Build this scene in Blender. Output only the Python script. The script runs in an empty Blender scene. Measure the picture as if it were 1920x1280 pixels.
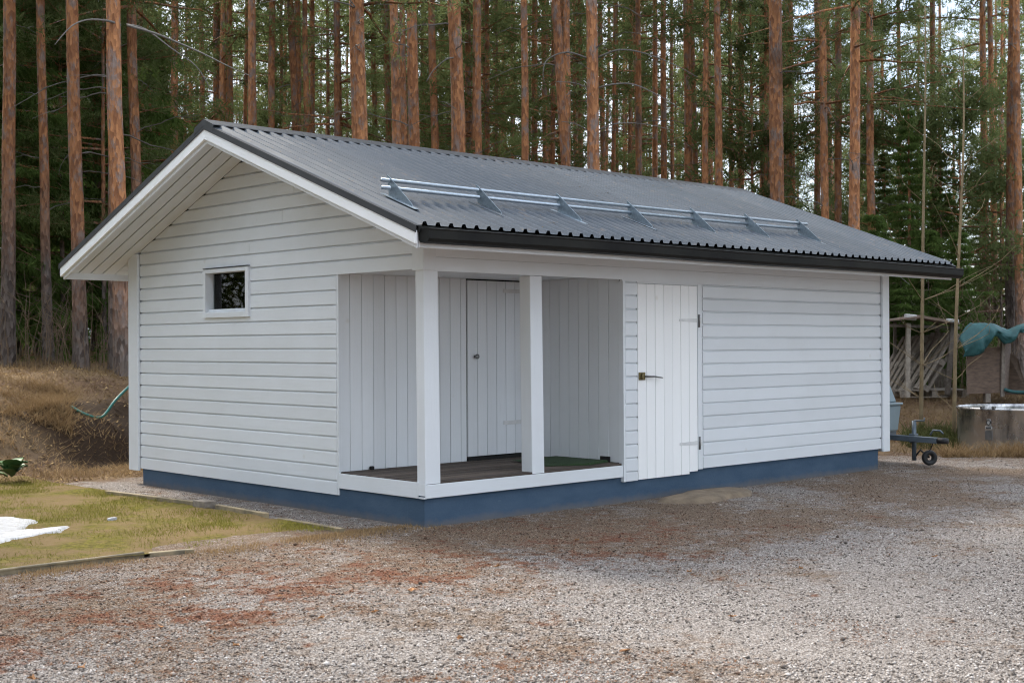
import bpy, bmesh, math, random
import numpy as np
from mathutils import Vector, Matrix, Euler
R = math.radians
rng = np.random.default_rng(7); random.seed(7)
scn = bpy.context.scene; COL = scn.collection
# ------------------------------------------------------------------ camera, sky, sun, exposure
CX, CY, CZ = -6.9715, -8.4224, 1.53
YAW, PITCH, ROLL, FPX = 0.7582, 0.0022, -0.005, 2452.6
SY, CYW = math.sin(YAW), math.cos(YAW)
cam = bpy.data.cameras.new('camera'); camo = bpy.data.objects.new('camera', cam); COL.objects.link(camo)
fw = Vector((SY*math.cos(PITCH), CYW*math.cos(PITCH), math.sin(PITCH)))
rt = Vector((CYW, -SY, 0)); up = rt.cross(fw)
r2 = math.cos(ROLL)*rt + math.sin(ROLL)*up; u2 = -math.sin(ROLL)*rt + math.cos(ROLL)*up
camo.matrix_world = Matrix(((r2.x, u2.x, -fw.x, CX), (r2.y, u2.y, -fw.y, CY), (r2.z, u2.z, -fw.z, CZ), (0, 0, 0, 1)))
cam.sensor_width = 36; cam.lens = 36*FPX/1920; cam.clip_end = 2000; cam.clip_start = 0.1
cam.dof.use_dof = True; cam.dof.focus_distance = 11.6; cam.dof.aperture_fstop = 4.0
scn.camera = camo
SUN_AZ = (0.06, 0.998); SUN_EL = 46
world = bpy.data.worlds.new('World'); scn.world = world; world.use_nodes = True
wn = world.node_tree; wn.nodes.clear()
def wnode(t, **k):
    n = wn.nodes.new(t)
    for a, b in k.items(): setattr(n, a, b)
    return n
sky = wnode('ShaderNodeTexSky', sky_type='NISHITA', sun_disc=False, sun_elevation=R(SUN_EL), air_density=1.0, dust_density=1.5)
sky.sun_rotation = math.atan2(SUN_AZ[0], SUN_AZ[1])
tc = wnode('ShaderNodeTexCoord'); mp = wnode('ShaderNodeMapping'); mp.inputs['Scale'].default_value = (1, 1, 2.4)
nz = wnode('ShaderNodeTexNoise'); nz.inputs['Scale'].default_value = 3.2; nz.inputs['Detail'].default_value = 6
rp = wnode('ShaderNodeValToRGB'); rp.color_ramp.elements[0].position = .40; rp.color_ramp.elements[1].position = .56
rp.color_ramp.elements[0].color = (.25, .25, .25, 1)
mx = wnode('ShaderNodeMix', data_type='RGBA'); mx.inputs[7].default_value = (10.0, 10.9, 12.3, 1)
bg = wnode('ShaderNodeBackground'); bg.inputs['Strength'].default_value = 0.1; wo = wnode('ShaderNodeOutputWorld')
L = wn.links.new
L(tc.outputs['Generated'], mp.inputs['Vector']); L(mp.outputs[0], nz.inputs['Vector']); L(nz.outputs[0], rp.inputs[0])
L(rp.outputs[0], mx.inputs[0]); L(sky.outputs[0], mx.inputs[6]); L(mx.outputs[2], bg.inputs[0]); L(bg.outputs[0], wo.inputs[0])
sl = bpy.data.lights.new('sun', 'SUN'); sl.energy = 3.4; sl.angle = R(11); sl.color = (1, .93, .82)
so = bpy.data.objects.new('sun', sl); COL.objects.link(so)
sd = Vector((SUN_AZ[0]*math.cos(R(SUN_EL)), SUN_AZ[1]*math.cos(R(SUN_EL)), math.sin(R(SUN_EL)))).normalized()
so.rotation_euler = sd.to_track_quat('Z', 'Y').to_euler(); so.location = (0, 0, 30)
scn.view_settings.view_transform = 'Standard'; scn.view_settings.look = 'None'
scn.view_settings.exposure = 1.22; scn.view_settings.gamma = 1
scn.render.engine = 'CYCLES'
scn.cycles.use_adaptive_sampling = True; scn.cycles.adaptive_threshold = .02
scn.cycles.max_bounces = 5; scn.cycles.diffuse_bounces = 3; scn.cycles.glossy_bounces = 3; scn.cycles.transmission_bounces = 4
scn.cycles.caustics_reflective = False; scn.cycles.caustics_refractive = False
scn.cycles.use_denoising = True; scn.cycles.filter_width = 1.1

# ------------------------------------------------------------------ helpers
Z0 = 0.18                                   # shed coordinates are measured from the bottom of its cladding
def pix(u, D, z=None, v=None):              # place on the plan from a bearing and a distance ahead
    S = (u-960)/FPX*D
    return CX+SY*D+CYW*S, CY+CYW*D-SY*S
def DS(x, y):
    return (x-CX)*SY+(y-CY)*CYW, (x-CX)*CYW-(y-CY)*SY
def tag(o, label=None, cat=None, group=None, kind=None):
    if label: o['label'] = label
    if cat: o['category'] = cat
    if group: o['group'] = group
    if kind: o['kind'] = kind
    return o
def empty(name, loc=(0, 0, 0), rz=0, parent=None):
    o = bpy.data.objects.new(name, None); COL.objects.link(o); o.location = loc; o.rotation_euler = (0, 0, rz)
    o.empty_display_size = .1
    if parent: o.parent = parent
    return o
def link(name, me, mat=None, parent=None, loc=None):
    o = bpy.data.objects.new(name, me); COL.objects.link(o)
    if mat is not None and not me.materials: me.materials.append(mat)
    if parent: o.parent = parent
    if loc is not None: o.location = loc
    return o
def mesh(name, v, f, smooth=False):
    me = bpy.data.meshes.new(name); me.from_pydata([tuple(map(float, q)) for q in v], [], f); me.update()
    if smooth: me.polygons.foreach_set('use_smooth', [True]*len(me.polygons))
    return me
def fastmesh(name, V, F, smooth=False):     # V (n,3), F (m,3)
    me = bpy.data.meshes.new(name); V = np.asarray(V, np.float32); F = np.asarray(F, np.int32)
    me.vertices.add(len(V)); me.vertices.foreach_set('co', V.ravel())
    k = F.shape[1]; me.loops.add(F.size); me.loops.foreach_set('vertex_index', F.ravel())
    me.polygons.add(len(F)); me.polygons.foreach_set('loop_start', np.arange(0, F.size, k, dtype=np.int32))
    me.update(calc_edges=True)
    if smooth: me.polygons.foreach_set('use_smooth', np.ones(len(F), bool))
    return me
def fixn(me):
    bm = bmesh.new(); bm.from_mesh(me); bmesh.ops.recalc_face_normals(bm, faces=bm.faces); bm.to_mesh(me); bm.free(); return me
def hexa(name, P, mat, parent=None, bevel=0):   # 8 corners: bottom ring 0-3, top ring 4-7
    me = mesh(name, P, [(3, 2, 1, 0), (4, 5, 6, 7), (0, 1, 5, 4), (1, 2, 6, 5), (2, 3, 7, 6), (3, 0, 4, 7)]); fixn(me)
    if bevel:
        bm = bmesh.new(); bm.from_mesh(me)
        bmesh.ops.bevel(bm, geom=bm.edges[:], offset=bevel, segments=1, affect='EDGES'); bm.to_mesh(me); bm.free()
    return link(name, me, mat, parent)
def box(name, x0, x1, y0, y1, z0, z1, mat, parent=None, bevel=0):
    return hexa(name, [(x0, y0, z0), (x1, y0, z0), (x1, y1, z0), (x0, y1, z0), (x0, y0, z1), (x1, y0, z1), (x1, y1, z1), (x0, y1, z1)], mat, parent, bevel)
def tube(pts, rad, n=8, cap=True):
    pts = [Vector(p) for p in pts]; V = []; F = []
    if not hasattr(rad, '__len__'): rad = [rad]*len(pts)
    ref = Vector((.13, .27, .95))
    for i, p in enumerate(pts):
        t = (pts[min(i+1, len(pts)-1)]-pts[max(i-1, 0)]).normalized()
        a = t.cross(ref)
        if a.length < 1e-3: a = t.cross(Vector((1, 0, 0)))
        a.normalize(); b = t.cross(a)
        for k in range(n):
            th = 2*math.pi*k/n; V.append(p+rad[i]*(math.cos(th)*a+math.sin(th)*b))
    for i in range(len(pts)-1):
        for k in range(n):
            F.append((i*n+k, i*n+(k+1) % n, (i+1)*n+(k+1) % n, (i+1)*n+k))
    if cap: F.append(tuple(range(n-1, -1, -1))); F.append(tuple((len(pts)-1)*n+k for k in range(n)))
    return V, F
def tubeobj(name, pts, rad, mat, parent=None, n=8, smooth=True):
    V, F = tube(pts, rad, n); return link(name, fixn(mesh(name, V, F, smooth)), mat, parent)
def lathe(prof, n=32, arc=2*math.pi):
    V = []; F = []; m = len(prof)
    for k in range(n):
        a = arc*k/n
        for r, z in prof: V.append((r*math.cos(a), r*math.sin(a), z))
    for k in range(n):
        for j in range(m-1): F.append((k*m+j, ((k+1) % n)*m+j, ((k+1) % n)*m+j+1, k*m+j+1))
    return V, F
def vnoise(x, y, s, seed=0):                # smooth value noise in numpy
    x = np.asarray(x, float)*s; y = np.asarray(y, float)*s
    xi = np.floor(x).astype(np.int64); yi = np.floor(y).astype(np.int64); fx = x-xi; fy = y-yi
    def h(a, b):
        n = (a*374761393+b*668265263+seed*1442695041) & 0x7fffffff
        n = ((n ^ (n >> 13))*1274126177) & 0x7fffffff
        return ((n ^ (n >> 16)) & 0xffff)/65535.
    u = fx*fx*(3-2*fx); w = fy*fy*(3-2*fy)
    return (h(xi, yi)*(1-u)+h(xi+1, yi)*u)*(1-w)+(h(xi, yi+1)*(1-u)+h(xi+1, yi+1)*u)*w
def fbm(x, y, s, seed=0, o=4):
    t = 0; a = .5
    for i in range(o): t = t+a*vnoise(x, y, s*2**i, seed+i); a *= .5
    return t
def ss(a, b, x):
    t = np.clip((np.asarray(x, float)-a)/(b-a), 0, 1); return t*t*(3-2*t)

# ------------------------------------------------------------------ materials
class NT:
    def __init__(s, name):
        s.m = bpy.data.materials.new(name); s.m.use_nodes = True; s.t = s.m.node_tree; s.t.nodes.clear()
        s.out = s.n('ShaderNodeOutputMaterial'); s.b = s.n('ShaderNodeBsdfPrincipled'); s.l(s.b.outputs[0], s.out.inputs[0])
    def n(s, t, **k):
        o = s.t.nodes.new(t)
        for a, b in k.items(): setattr(o, a, b)
        return o
    def l(s, a, b): s.t.links.new(a, b)
    def pos(s, scale=(1, 1, 1), obj=False):
        if obj: src = s.n('ShaderNodeTexCoord').outputs['Object']
        else: src = s.n('ShaderNodeNewGeometry').outputs['Position']
        m = s.n('ShaderNodeMapping'); m.inputs['Scale'].default_value = scale; s.l(src, m.inputs[0]); return m.outputs[0]
    def noise(s, vec, scale, detail=4, rough=.55):
        o = s.n('ShaderNodeTexNoise'); o.inputs['Scale'].default_value = scale; o.inputs['Detail'].default_value = detail; o.inputs['Roughness'].default_value = rough
        s.l(vec, o.inputs['Vector']); return o.outputs[0]
    def vor(s, vec, scale, feature='F1'):
        o = s.n('ShaderNodeTexVoronoi', feature=feature); o.inputs['Scale'].default_value = scale; s.l(vec, o.inputs['Vector']); return o
    def ramp(s, fac, stops):
        o = s.n('ShaderNodeValToRGB'); e = o.color_ramp.elements
        while len(e) < len(stops): e.new(.5)
        for q, (p, c) in zip(e, stops):
            q.position = p; q.color = (*c, 1) if hasattr(c, '__len__') else (c, c, c, 1)
        s.l(fac, o.inputs[0]); return o.outputs[0]
    def mix(s, fac, a, b, mode='MIX'):
        o = s.n('ShaderNodeMix', data_type='RGBA', blend_type=mode)
        for i, q in ((0, fac), (6, a), (7, b)):
            if isinstance(q, (int, float)): o.inputs[i].default_value = q
            elif isinstance(q, tuple): o.inputs[i].default_value = (*q, 1)
            else: s.l(q, o.inputs[i])
        return o.outputs[2]
    def math(s, op, a, b=0.):
        o = s.n('ShaderNodeMath', operation=op)
        for i, q in ((0, a), (1, b)):
            if isinstance(q, (int, float)): o.inputs[i].default_value = q
            else: s.l(q, o.inputs[i])
        return o.outputs[0]
    def bump(s, h, strength, dist=.01):
        o = s.n('ShaderNodeBump'); o.inputs['Strength'].default_value = strength; o.inputs['Distance'].default_value = dist
        s.l(h, o.inputs['Height']); s.l(o.outputs[0], s.b.inputs['Normal']); return o
    def fin(s, col, rough=.6, metal=0., spec=.5):
        for k, q in (('Base Color', col), ('Roughness', rough), ('Metallic', metal), ('Specular IOR Level', spec)):
            i = s.b.inputs[k]
            if isinstance(q, tuple): i.default_value = (*q, 1)
            elif isinstance(q, (int, float)): i.default_value = q
            else: s.l(q, i)
        return s.m
def rnd_obj(s): return s.n('ShaderNodeObjectInfo').outputs['Random']
def painted(name, col, axis, rough=.55, dirt=.12):      # brushed paint on sawn timber, grain along one axis
    s = NT(name); sc = [26, 26, 26]; sc[axis] = 1.2
    g = s.noise(s.pos(tuple(sc)), 3.0, 5, .6); d = s.noise(s.pos(), 1.1, 5, .65); d2 = s.noise(s.pos(tuple(q*.25 for q in sc)), 2., 4)
    c = s.mix(s.math('MULTIPLY', s.ramp(d, [(.42, 0.), (.75, 1.)]), dirt*2.2), col, tuple(q*w for q, w in zip(col, (.8, .79, .75))))
    c = s.mix(s.ramp(g, [(.63, 0.), (.76, dirt*1.6)]), c, tuple(q*.62 for q in col))
    kv = s.vor(s.pos(), 2.3); c = s.mix(s.ramp(kv.outputs['Distance'], [(.02, .30), (.07, 0.)]), c, tuple(q*w for q, w in zip(col, (.74, .68, .56))))
    v = s.math('ADD', s.math('MULTIPLY', rnd_obj(s), .07), .95); hs = s.n('ShaderNodeHueSaturation'); s.l(v, hs.inputs['Value']); s.l(c, hs.inputs['Color'])
    s.bump(s.math('ADD', g, s.math('MULTIPLY', d2, .7)), .35, .004)
    return s.fin(hs.outputs[0], s.ramp(d, [(.3, rough-.08), (.8, rough+.12)]), 0, .4)
W = (.73, .755, .785)
M = {}
M['wx'] = painted('white_paint_x', W, 0); M['wy'] = painted('white_paint_y', W, 1); M['wz'] = painted('white_paint_z', W, 2)
M['door'] = painted('door_paint', (.95, .95, .95), 2, .45, .03)
M['trim'] = painted('white_trim_paint', (.93, .935, .94), 1, .5, .05)
def m_simple(name, c, rough=.6, metal=0., nscale=6., var=.25, bump=.15, bs=40., c2=None, scale=(1, 1, 1), spec=.5, rv=.24):
    s = NT(name); v = s.pos(scale); n = s.noise(v, nscale, 5, .6)
    col = s.mix(s.ramp(n, [(.3, 0.), (.7, 1.)]), c, c2 or tuple(q*(1-var) for q in c))
    v2 = s.math('ADD', s.math('MULTIPLY', rnd_obj(s), rv), 1-rv/2); hs = s.n('ShaderNodeHueSaturation'); s.l(v2, hs.inputs['Value']); s.l(col, hs.inputs['Color'])
    s.bump(s.noise(v, bs, 4), bump, .01); return s.fin(hs.outputs[0], rough, metal, spec)
M['black'] = m_simple('black_gutter_steel', (.007, .007, .008), .5, 0, 3, .3, .03, 8, (.018, .018, .016), spec=.16)
M['flash'] = m_simple('dark_flashing', (.026, .027, .031), .5, 0, 6, .3, .05)
M['galv'] = m_simple('galvanised_steel', (.30, .36, .41), .42, .75, 45, .35, .1, 60)
M['rail'] = m_simple('galvanised_rail', (.40, .46, .52), .38, .75, 30, .25, .05, 60)
M['dark'] = m_simple('dark_void', (.012, .012, .012), .9)
M['brass'] = m_simple('worn_brass', (.25, .20, .09), .45, .7, 60, .5)
M['steel'] = m_simple('worn_steel', (.25, .25, .25), .45, .8, 40, .4)
M['hingew'] = m_simple('painted_hinge', (.72, .72, .72), .5)
M['deck'] = m_simple('weathered_deck', (.125, .098, .08), .85, 0, 5, .4, .6, 14, (.065, .05, .042), (.6, 9, 9), .3, .9)
M['wood'] = m_simple('weathered_wood', (.25, .215, .18), .85, 0, 6, .4, .4, 20, (.13, .105, .085), (3, 3, 3))
M['woodl'] = m_simple('pallet_wood', (.34, .295, .24), .85, 0, 6, .4, .4, 20, (.19, .16, .13), (3, 3, 3))
M['edging'] = m_simple('edging_board', (.32, .25, .15), .85, 0, 7, .4, .4, 20, (.10, .085, .06))
M['ply'] = m_simple('weathered_plywood', (.21, .145, .105), .85, 0, 9, .4, .3, 30, (.10, .07, .055), (1, 1, 3))
M['tarp'] = m_simple('teal_tarpaulin', (.009, .055, .058), .6, 0, 6, .4, .4, 16, (.024, .10, .102))
M['hose'] = m_simple('green_hose', (.005, .12, .095), .4)
M['trailer'] = m_simple('grey_hood', (.20, .26, .29), .5, 0, 4, .15, .05)
M['trailerm'] = m_simple('grey_drawbar', (.13, .16, .19), .5, .5, 10, .3)
M['rubber'] = m_simple('black_rubber', (.014, .014, .015), .6)
M['stone'] = m_simple('pale_stone', (.48, .47, .45), .8, 0, 10, .3, .4)
M['snow'] = m_simple('old_snow', (.47, .48, .51), .7, 0, 26, .10, 1.0, 60, (.29, .28, .27))
M['slab'] = m_simple('sandy_slab', (.24, .18, .12), .9, 0, 9, .3, .9, 60, (.13, .095, .065))
M['leafbig'] = m_simple('plant_leaf', (.12, .22, .075), .55, 0, 9, .5, .2, 20)
M['twig'] = m_simple('brown_twig', (.17, .115, .07), .85, 0, 8, .4)
M['sapling'] = m_simple('sapling_bark', (.26, .19, .10), .8, 0, 8, .4)
M['deadw'] = m_simple('grey_dead_wood', (.17, .155, .14), .85, 0, 8, .4)
M['mat'] = m_simple('green_turf_mat', (.025, .06, .015), .95, 0, 30, .5, .8, 90)
M['chips'] = m_simple('fallen_leaf', (.40, .19, .07), .8, 0, 20, .5)
M['curtain'] = m_simple('curtain_cloth', (.30, .27, .22), .9, 0, 5, .3)
# tarnished steel tub
s = NT('stainless_tub'); n = s.noise(s.pos((1, 1, .3)), 7, 6, .65); n2 = s.noise(s.pos(), 3, 5, .6)
c = s.mix(s.ramp(n2, [(.5, 0.), (.62, 1.)]), s.ramp(n, [(.35, (.16, .16, .17)), (.62, (.62, .61, .61))]), (.52, .48, .44))
M['tub'] = s.fin(c, s.ramp(n2, [(.3, .18), (.7, .45)]), .8)
# blue foundation
s = NT('blue_foundation'); p_ = s.pos((1, 1, 2.5)); n = s.noise(p_, 2.2, 6, .65); n2 = s.noise(s.pos((.7, .7, 5)), 3.5, 5, .7)
c = s.mix(s.ramp(n, [(.3, 0.), (.75, 1.)]), (.042, .078, .128), (.070, .110, .165))
c = s.mix(s.ramp(n2, [(.66, 0.), (.74, .45)]), c, (.17, .22, .28))
sp = s.n('ShaderNodeSeparateXYZ'); s.l(s.n('ShaderNodeNewGeometry').outputs['Position'], sp.inputs[0])
lowz = s.ramp(s.math('ADD', sp.outputs[2], s.math('MULTIPLY', s.noise(s.pos((1, 1, 1)), 9, 5, .7), .10)), [(.03, .75), (.12, 0.)]); c = s.mix(lowz, c, (.17, .14, .115))
s.bump(s.noise(s.pos(), 55, 4), .35, .006); M['blue'] = s.fin(c, .75, 0, .25)
# roof sheet
s = NT('grey_roof_sheet'); n = s.noise(s.pos((2.2, .5, .5)), 2.5, 5, .6); n2 = s.noise(s.pos((9, 9, 9)), 3.2, 3, .6); n3 = s.noise(s.pos((14, 2, 2)), 4, 3, .5)
c = s.mix(s.ramp(n, [(.35, 0.), (.7, 1.)]), (.066, .079, .095), (.094, .104, .118))
c = s.mix(s.math('MULTIPLY', s.ramp(n3, [(.60, 0.), (.70, .5)]), s.ramp(n, [(.45, 0.), (.6, 1.)])), c, (.20, .165, .14))
c = s.mix(s.ramp(n2, [(.71, 0.), (.76, .7)]), c, (.30, .22, .12))
v = s.math('ADD', s.math('MULTIPLY', rnd_obj(s), .22), .88); hs = s.n('ShaderNodeHueSaturation'); s.l(v, hs.inputs['Value']); s.l(c, hs.inputs['Color'])
s.bump(s.noise(s.pos(), 3, 2), .12, .03); M['roof'] = s.fin(hs.outputs[0], s.ramp(n, [(.3, .62), (.7, .78)]), 0, .22)
# window glass
s = NT('window_glass'); gl = s.n('ShaderNodeBsdfGlossy'); gl.inputs['Roughness'].default_value = .02; tr = s.n('ShaderNodeBsdfTransparent'); tr.inputs[0].default_value = (.82, .86, .85, 1)
fr = s.n('ShaderNodeFresnel'); fr.inputs[0].default_value = 1.33; ms = s.n('ShaderNodeMixShader'); s.l(fr.outputs[0], ms.inputs[0]); s.l(tr.outputs[0], ms.inputs[1]); s.l(gl.outputs[0], ms.inputs[2]); s.l(ms.outputs[0], s.out.inputs[0]); M['glass'] = s.m
# pine bark: grey scaly butt, orange flaky stem
s = NT('pine_bark'); g = s.n('ShaderNodeNewGeometry'); sp = s.n('ShaderNodeSeparateXYZ'); s.l(g.outputs['Position'], sp.inputs[0])
pv = s.pos((1, 1, .35)); vo = s.vor(pv, 24); n = s.noise(s.pos((1, 1, .45)), 5, 6, .75); r_ = rnd_obj(s)
hgt = s.math('ADD', s.math('MULTIPLY', s.math('ADD', sp.outputs[2], s.math('MULTIPLY', r_, 2.2)), .1), s.math('MULTIPLY', s.math('SUBTRACT', n, .5), .55))
orange = s.ramp(s.n('ShaderNodeMath', operation='FRACT').outputs[0], [(0., 0.), (1., 1.)])
plate = s.ramp(vo.outputs['Color'], [(.2, 0.), (.9, 1.)])
oc = s.mix(plate, (.21, .090, .044), (.44, .20, .088)); oc = s.mix(s.ramp(n, [(.50, 0.), (.60, .85)]), oc, (.20, .165, .15))
wz_ = s.noise(s.pos((.6, .6, 1)), 1.15, 2); oc = s.mix(s.ramp(wz_, [(.60, 0.), (.68, .5)]), oc, (.05, .032, .024))
gc = s.mix(plate, (.075, .058, .05), (.20, .165, .145))
c = s.mix(s.ramp(hgt, [(.30, 0.), (.52, 1.)]), gc, oc)
c = s.mix(s.ramp(vo.outputs['Distance'], [(.0, 0.), (.02, 0.)]), c, c)
hs = s.n('ShaderNodeHueSaturation'); s.l(s.math('ADD', s.math('MULTIPLY', s.math('FRACT', s.math('MULTIPLY', r_, 7.3)), .5), .72), hs.inputs['Value']); s.l(c, hs.inputs['Color'])
s.bump(s.math('ADD', vo.outputs['Distance'], n), .9, .03); M['bark'] = s.fin(hs.outputs[0], .85, 0, .2)
def foliage(name, c1, c2, trans=.35):
    s = NT(name); g = s.n('ShaderNodeNewGeometry'); n = s.noise(s.pos(), .9, 3)
    f = s.math('ADD', s.math('MULTIPLY', g.outputs['Random Per Island'], .6), s.math('MULTIPLY', n, .5)); col = s.mix(f, c1, c2)
    hs = s.n('ShaderNodeHueSaturation'); s.l(s.math('ADD', s.math('MULTIPLY', rnd_obj(s), .6), .7), hs.inputs['Value']); s.l(col, hs.inputs['Color'])
    d = s.n('ShaderNodeBsdfDiffuse'); t = s.n('ShaderNodeBsdfTranslucent'); ms = s.n('ShaderNodeMixShader'); ms.inputs[0].default_value = trans
    s.l(hs.outputs[0], d.inputs[0]); s.l(hs.outputs[0], t.inputs[0]); s.l(d.outputs[0], ms.inputs[1]); s.l(t.outputs[0], ms.inputs[2]); s.l(ms.outputs[0], s.out.inputs[0]); return s.m
M['pineN'] = foliage('pine_needles', (.075, .105, .040), (.175, .205, .082), .5)
M['spruceN'] = foliage('spruce_needles', (.034, .058, .018), (.110, .160, .042), .45)
M['drygrass'] = foliage('dry_grass', (.13, .075, .038), (.39, .28, .155), .25)
M['lawngrass'] = foliage('lawn_grass', (.085, .095, .012), (.27, .235, .065), .3)
M['litter'] = foliage('needle_litter', (.10, .035, .018), (.34, .17, .085), .1)
M['rooflit'] = foliage('roof_litter', (.16, .09, .04), (.46, .33, .17), .1)
M['heath'] = foliage('heath_leaves', (.05, .07, .025), (.15, .15, .06), .3)
# ground: gravel yard, dirt bank, forest floor (mask attribute)
def patchy(s):
    P = s.pos(); a = s.noise(P, .55, 5, .62); b = s.noise(s.pos((1, 1, 1)), 1.7, 5, .65); return P, a, b
def gravel_col(s, stonefac):
    P, a, b = patchy(s)
    c = s.ramp(stonefac, [(0., (.045, .038, .034)), (.25, (.160, .134, .116)), (.6, (.305, .266, .238)), (1., (.66, .605, .565))])
    br = s.ramp(stonefac, [(0., (.045, .026, .016)), (.5, (.165, .105, .064)), (1., (.38, .28, .195))])
    rust = s.ramp(stonefac, [(0., (.06, .02, .012)), (.5, (.18, .06, .03)), (1., (.30, .14, .08))])
    at = s.n('ShaderNodeAttribute', attribute_name='dirt'); dsep = s.n('ShaderNodeSeparateColor'); s.l(at.outputs['Color'], dsep.inputs[0])
    b2 = s.noise(P, 9., 4, .7); b3 = s.math('MULTIPLY', s.math('SUBTRACT', b2, .5), 2.2)
    f = s.math('ADD', b3, s.math('ADD', s.math('MULTIPLY', s.math('SUBTRACT', a, .5), 2.6), s.math('MULTIPLY', s.math('SUBTRACT', b, .5), 1.8)))
    fb = s.ramp(s.math('ADD', f, dsep.outputs[0]), [(-.05, 0.), (.62, .88)]); c = s.mix(fb, c, br)
    fr = s.ramp(s.math('ADD', s.math('ADD', b3, s.math('MULTIPLY', s.math('SUBTRACT', b, .5), 2.2)), dsep.outputs[1]), [(.40, 0.), (.80, .85)])
    return s.mix(fr, c, rust)
s = NT('ground_gravel_and_litter'); P = s.pos(); v1 = s.vor(P, 120); v2 = s.vor(P, 42)
wn_ = s.n('ShaderNodeTexWhiteNoise'); s.l(v1.outputs['Color'], wn_.inputs[0])
gcol = gravel_col(s, s.math('ADD', s.math('MULTIPLY', wn_.outputs[0], .75), s.math('MULTIPLY', s.noise(P, 260, 2), .22)))
ln = s.noise(P, 14, 6, .75); lb = s.noise(P, 1.3, 5, .6); lw = s.noise(s.pos((1, 1, 1)), 90, 3, .8)
lit = s.mix(s.ramp(ln, [(.3, 0.), (.7, 1.)]), (.062, .034, .02), (.225, .138, .08)); lit = s.mix(s.ramp(lb, [(.45, 0.), (.65, .75)]), lit, (.26, .18, .10)); lit = s.mix(s.ramp(lw, [(.55, 0.), (.7, .55)]), lit, (.38, .285, .19))
att = s.n('ShaderNodeAttribute', attribute_name='mask'); sepm = s.n('ShaderNodeSeparateColor'); s.l(att.outputs['Color'], sepm.inputs[0])
mk = s.ramp(s.math('ADD', sepm.outputs[0], s.math('MULTIPLY', s.math('SUBTRACT', s.noise(P, 3.5, 5, .7), .5), .9)), [(.4, 0.), (.6, 1.)])
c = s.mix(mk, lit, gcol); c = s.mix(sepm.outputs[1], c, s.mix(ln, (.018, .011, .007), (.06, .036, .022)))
s.bump(s.math('ADD', v1.outputs['Distance'], s.math('MULTIPLY', ln, .8)), .8, .02); M['ground'] = s.fin(c, .92, 0, .2)
s = NT('gravel_stones'); g = s.n('ShaderNodeNewGeometry'); c = gravel_col(s, g.outputs['Random Per Island']); M['pebble'] = s.fin(c, .85, 0, .3)
s = NT('mossy_lawn'); P = s.pos(); a = s.noise(P, 1.6, 5, .65); b = s.noise(P, 22, 5, .7)
c = s.mix(s.ramp(b, [(.3, 0.), (.7, 1.)]), (.050, .046, .008), (.20, .17, .03)); c = s.mix(s.ramp(a, [(.40, 0.), (.56, .9)]), c, (.185, .125, .064)); s.bump(b, .9, .03); M['lawn'] = s.fin(c, .95, 0, .1)

# ------------------------------------------------------------------ ground
def height(x, y):
    x = np.asarray(x, float); y = np.asarray(y, float); D, S = DS(x, y)
    n = fbm(x, y, .35, 3)-.47; n2 = fbm(x, y, 1.4, 9)-.47
    left = 1-ss(4.5, 9.5, x)
    hole = np.exp(-(((x-1.0)/1.5)**2+((y-7.1)/.9)**2))
    edge = 6.35+n*1.2+hole*1.0
    hl = ss(0, 1, (y-edge)/(3.6-2.7*hole))*(1.15+n*.25)+.028*np.clip(y-10, 0, 40)
    hl += (ss(0, .45, y-edge-1.35)*.35)*hole
    hr = ss(18.2, 24.0, D+n*2)*.55*ss(3, 9, x)+.018*np.clip(D-24, 0, 60)*ss(3, 9, x)
    h = hl*left+hr*(1-left)
    far = ss(5.8, 8, y)*left+ss(17.2, 19, D)*(1-left)
    return h+n2*.14*far+n*.10*far+ (fbm(x, y, 5, 21)-.47)*.10*far + (fbm(x, y, .9, 31)-.47)*.018*(1-far)
def axis(fine0, fine1, st, lo, hi):
    a = list(np.arange(fine0, fine1, st)); q = st
    while a[-1] < hi: q *= 1.28; a.append(a[-1]+q)
    q = st
    while a[0] > lo: q *= 1.28; a.insert(0, a[0]-q)
    return np.array(a)
aD = axis(4.2, 25, .11, -60, 600); aS = axis(-9.5, 10.5, .11, -420, 420)
gd, gs = np.meshgrid(aD, aS, indexing='ij'); gx = CX+SY*gd+CYW*gs; gy = CY+CYW*gd-SY*gs
gz = height(gx, gy); nD, nS = gd.shape
idx = np.arange(nD*nS).reshape(nD, nS)
F = np.stack([idx[:-1, :-1], idx[1:, :-1], idx[1:, 1:], idx[:-1, 1:]], -1).reshape(-1, 4)
gme = fastmesh('ground', np.stack([gx, gy, gz], -1).reshape(-1, 3), F[:, ::-1], True)
ng = fbm(gx, gy, .6, 5)-.47
inyard = 1-ss(-.4, .6, (gy-5.4+ng*2.5)*1.0)*(gx < 7.6)
inyard = inyard*(1-ss(-.5, .9, gd-17.1-ng*4)*(gx >= 7.0))*(1-ss(-.5, .7, -2.0-gs-gx*0-30))
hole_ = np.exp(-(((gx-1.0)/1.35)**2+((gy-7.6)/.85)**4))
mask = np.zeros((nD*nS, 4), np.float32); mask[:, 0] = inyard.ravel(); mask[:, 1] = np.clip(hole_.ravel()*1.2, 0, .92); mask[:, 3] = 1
def dirt_at(x, y):
    # where needles and moss have collected: along the lawn edge, the shed front, the back of the yard
    w = 1-ss(-1.5, 3.5, x+.6*y)
    d = .10+.52*w*np.exp(-((y+.6)/1.7)**2)+.34*np.exp(-((y+1.7)/1.2)**2)*ss(-1, 1, x)+.25*ss(12.5, 16.5, DS(x, y)[0])-.30*np.exp(-(((x-1.5)/2.6)**2+((y+4.6)/1.6)**2))
    r = .42*w*np.exp(-((y+1.1)/1.35)**2)+.22*np.exp(-(((x+2.9)/1.3)**2+((y+1.9)/.5)**2))+.20*np.exp(-(((x-.4)/1.5)**2+((y+2.2)/.9)**2))
    return d, r
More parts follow.
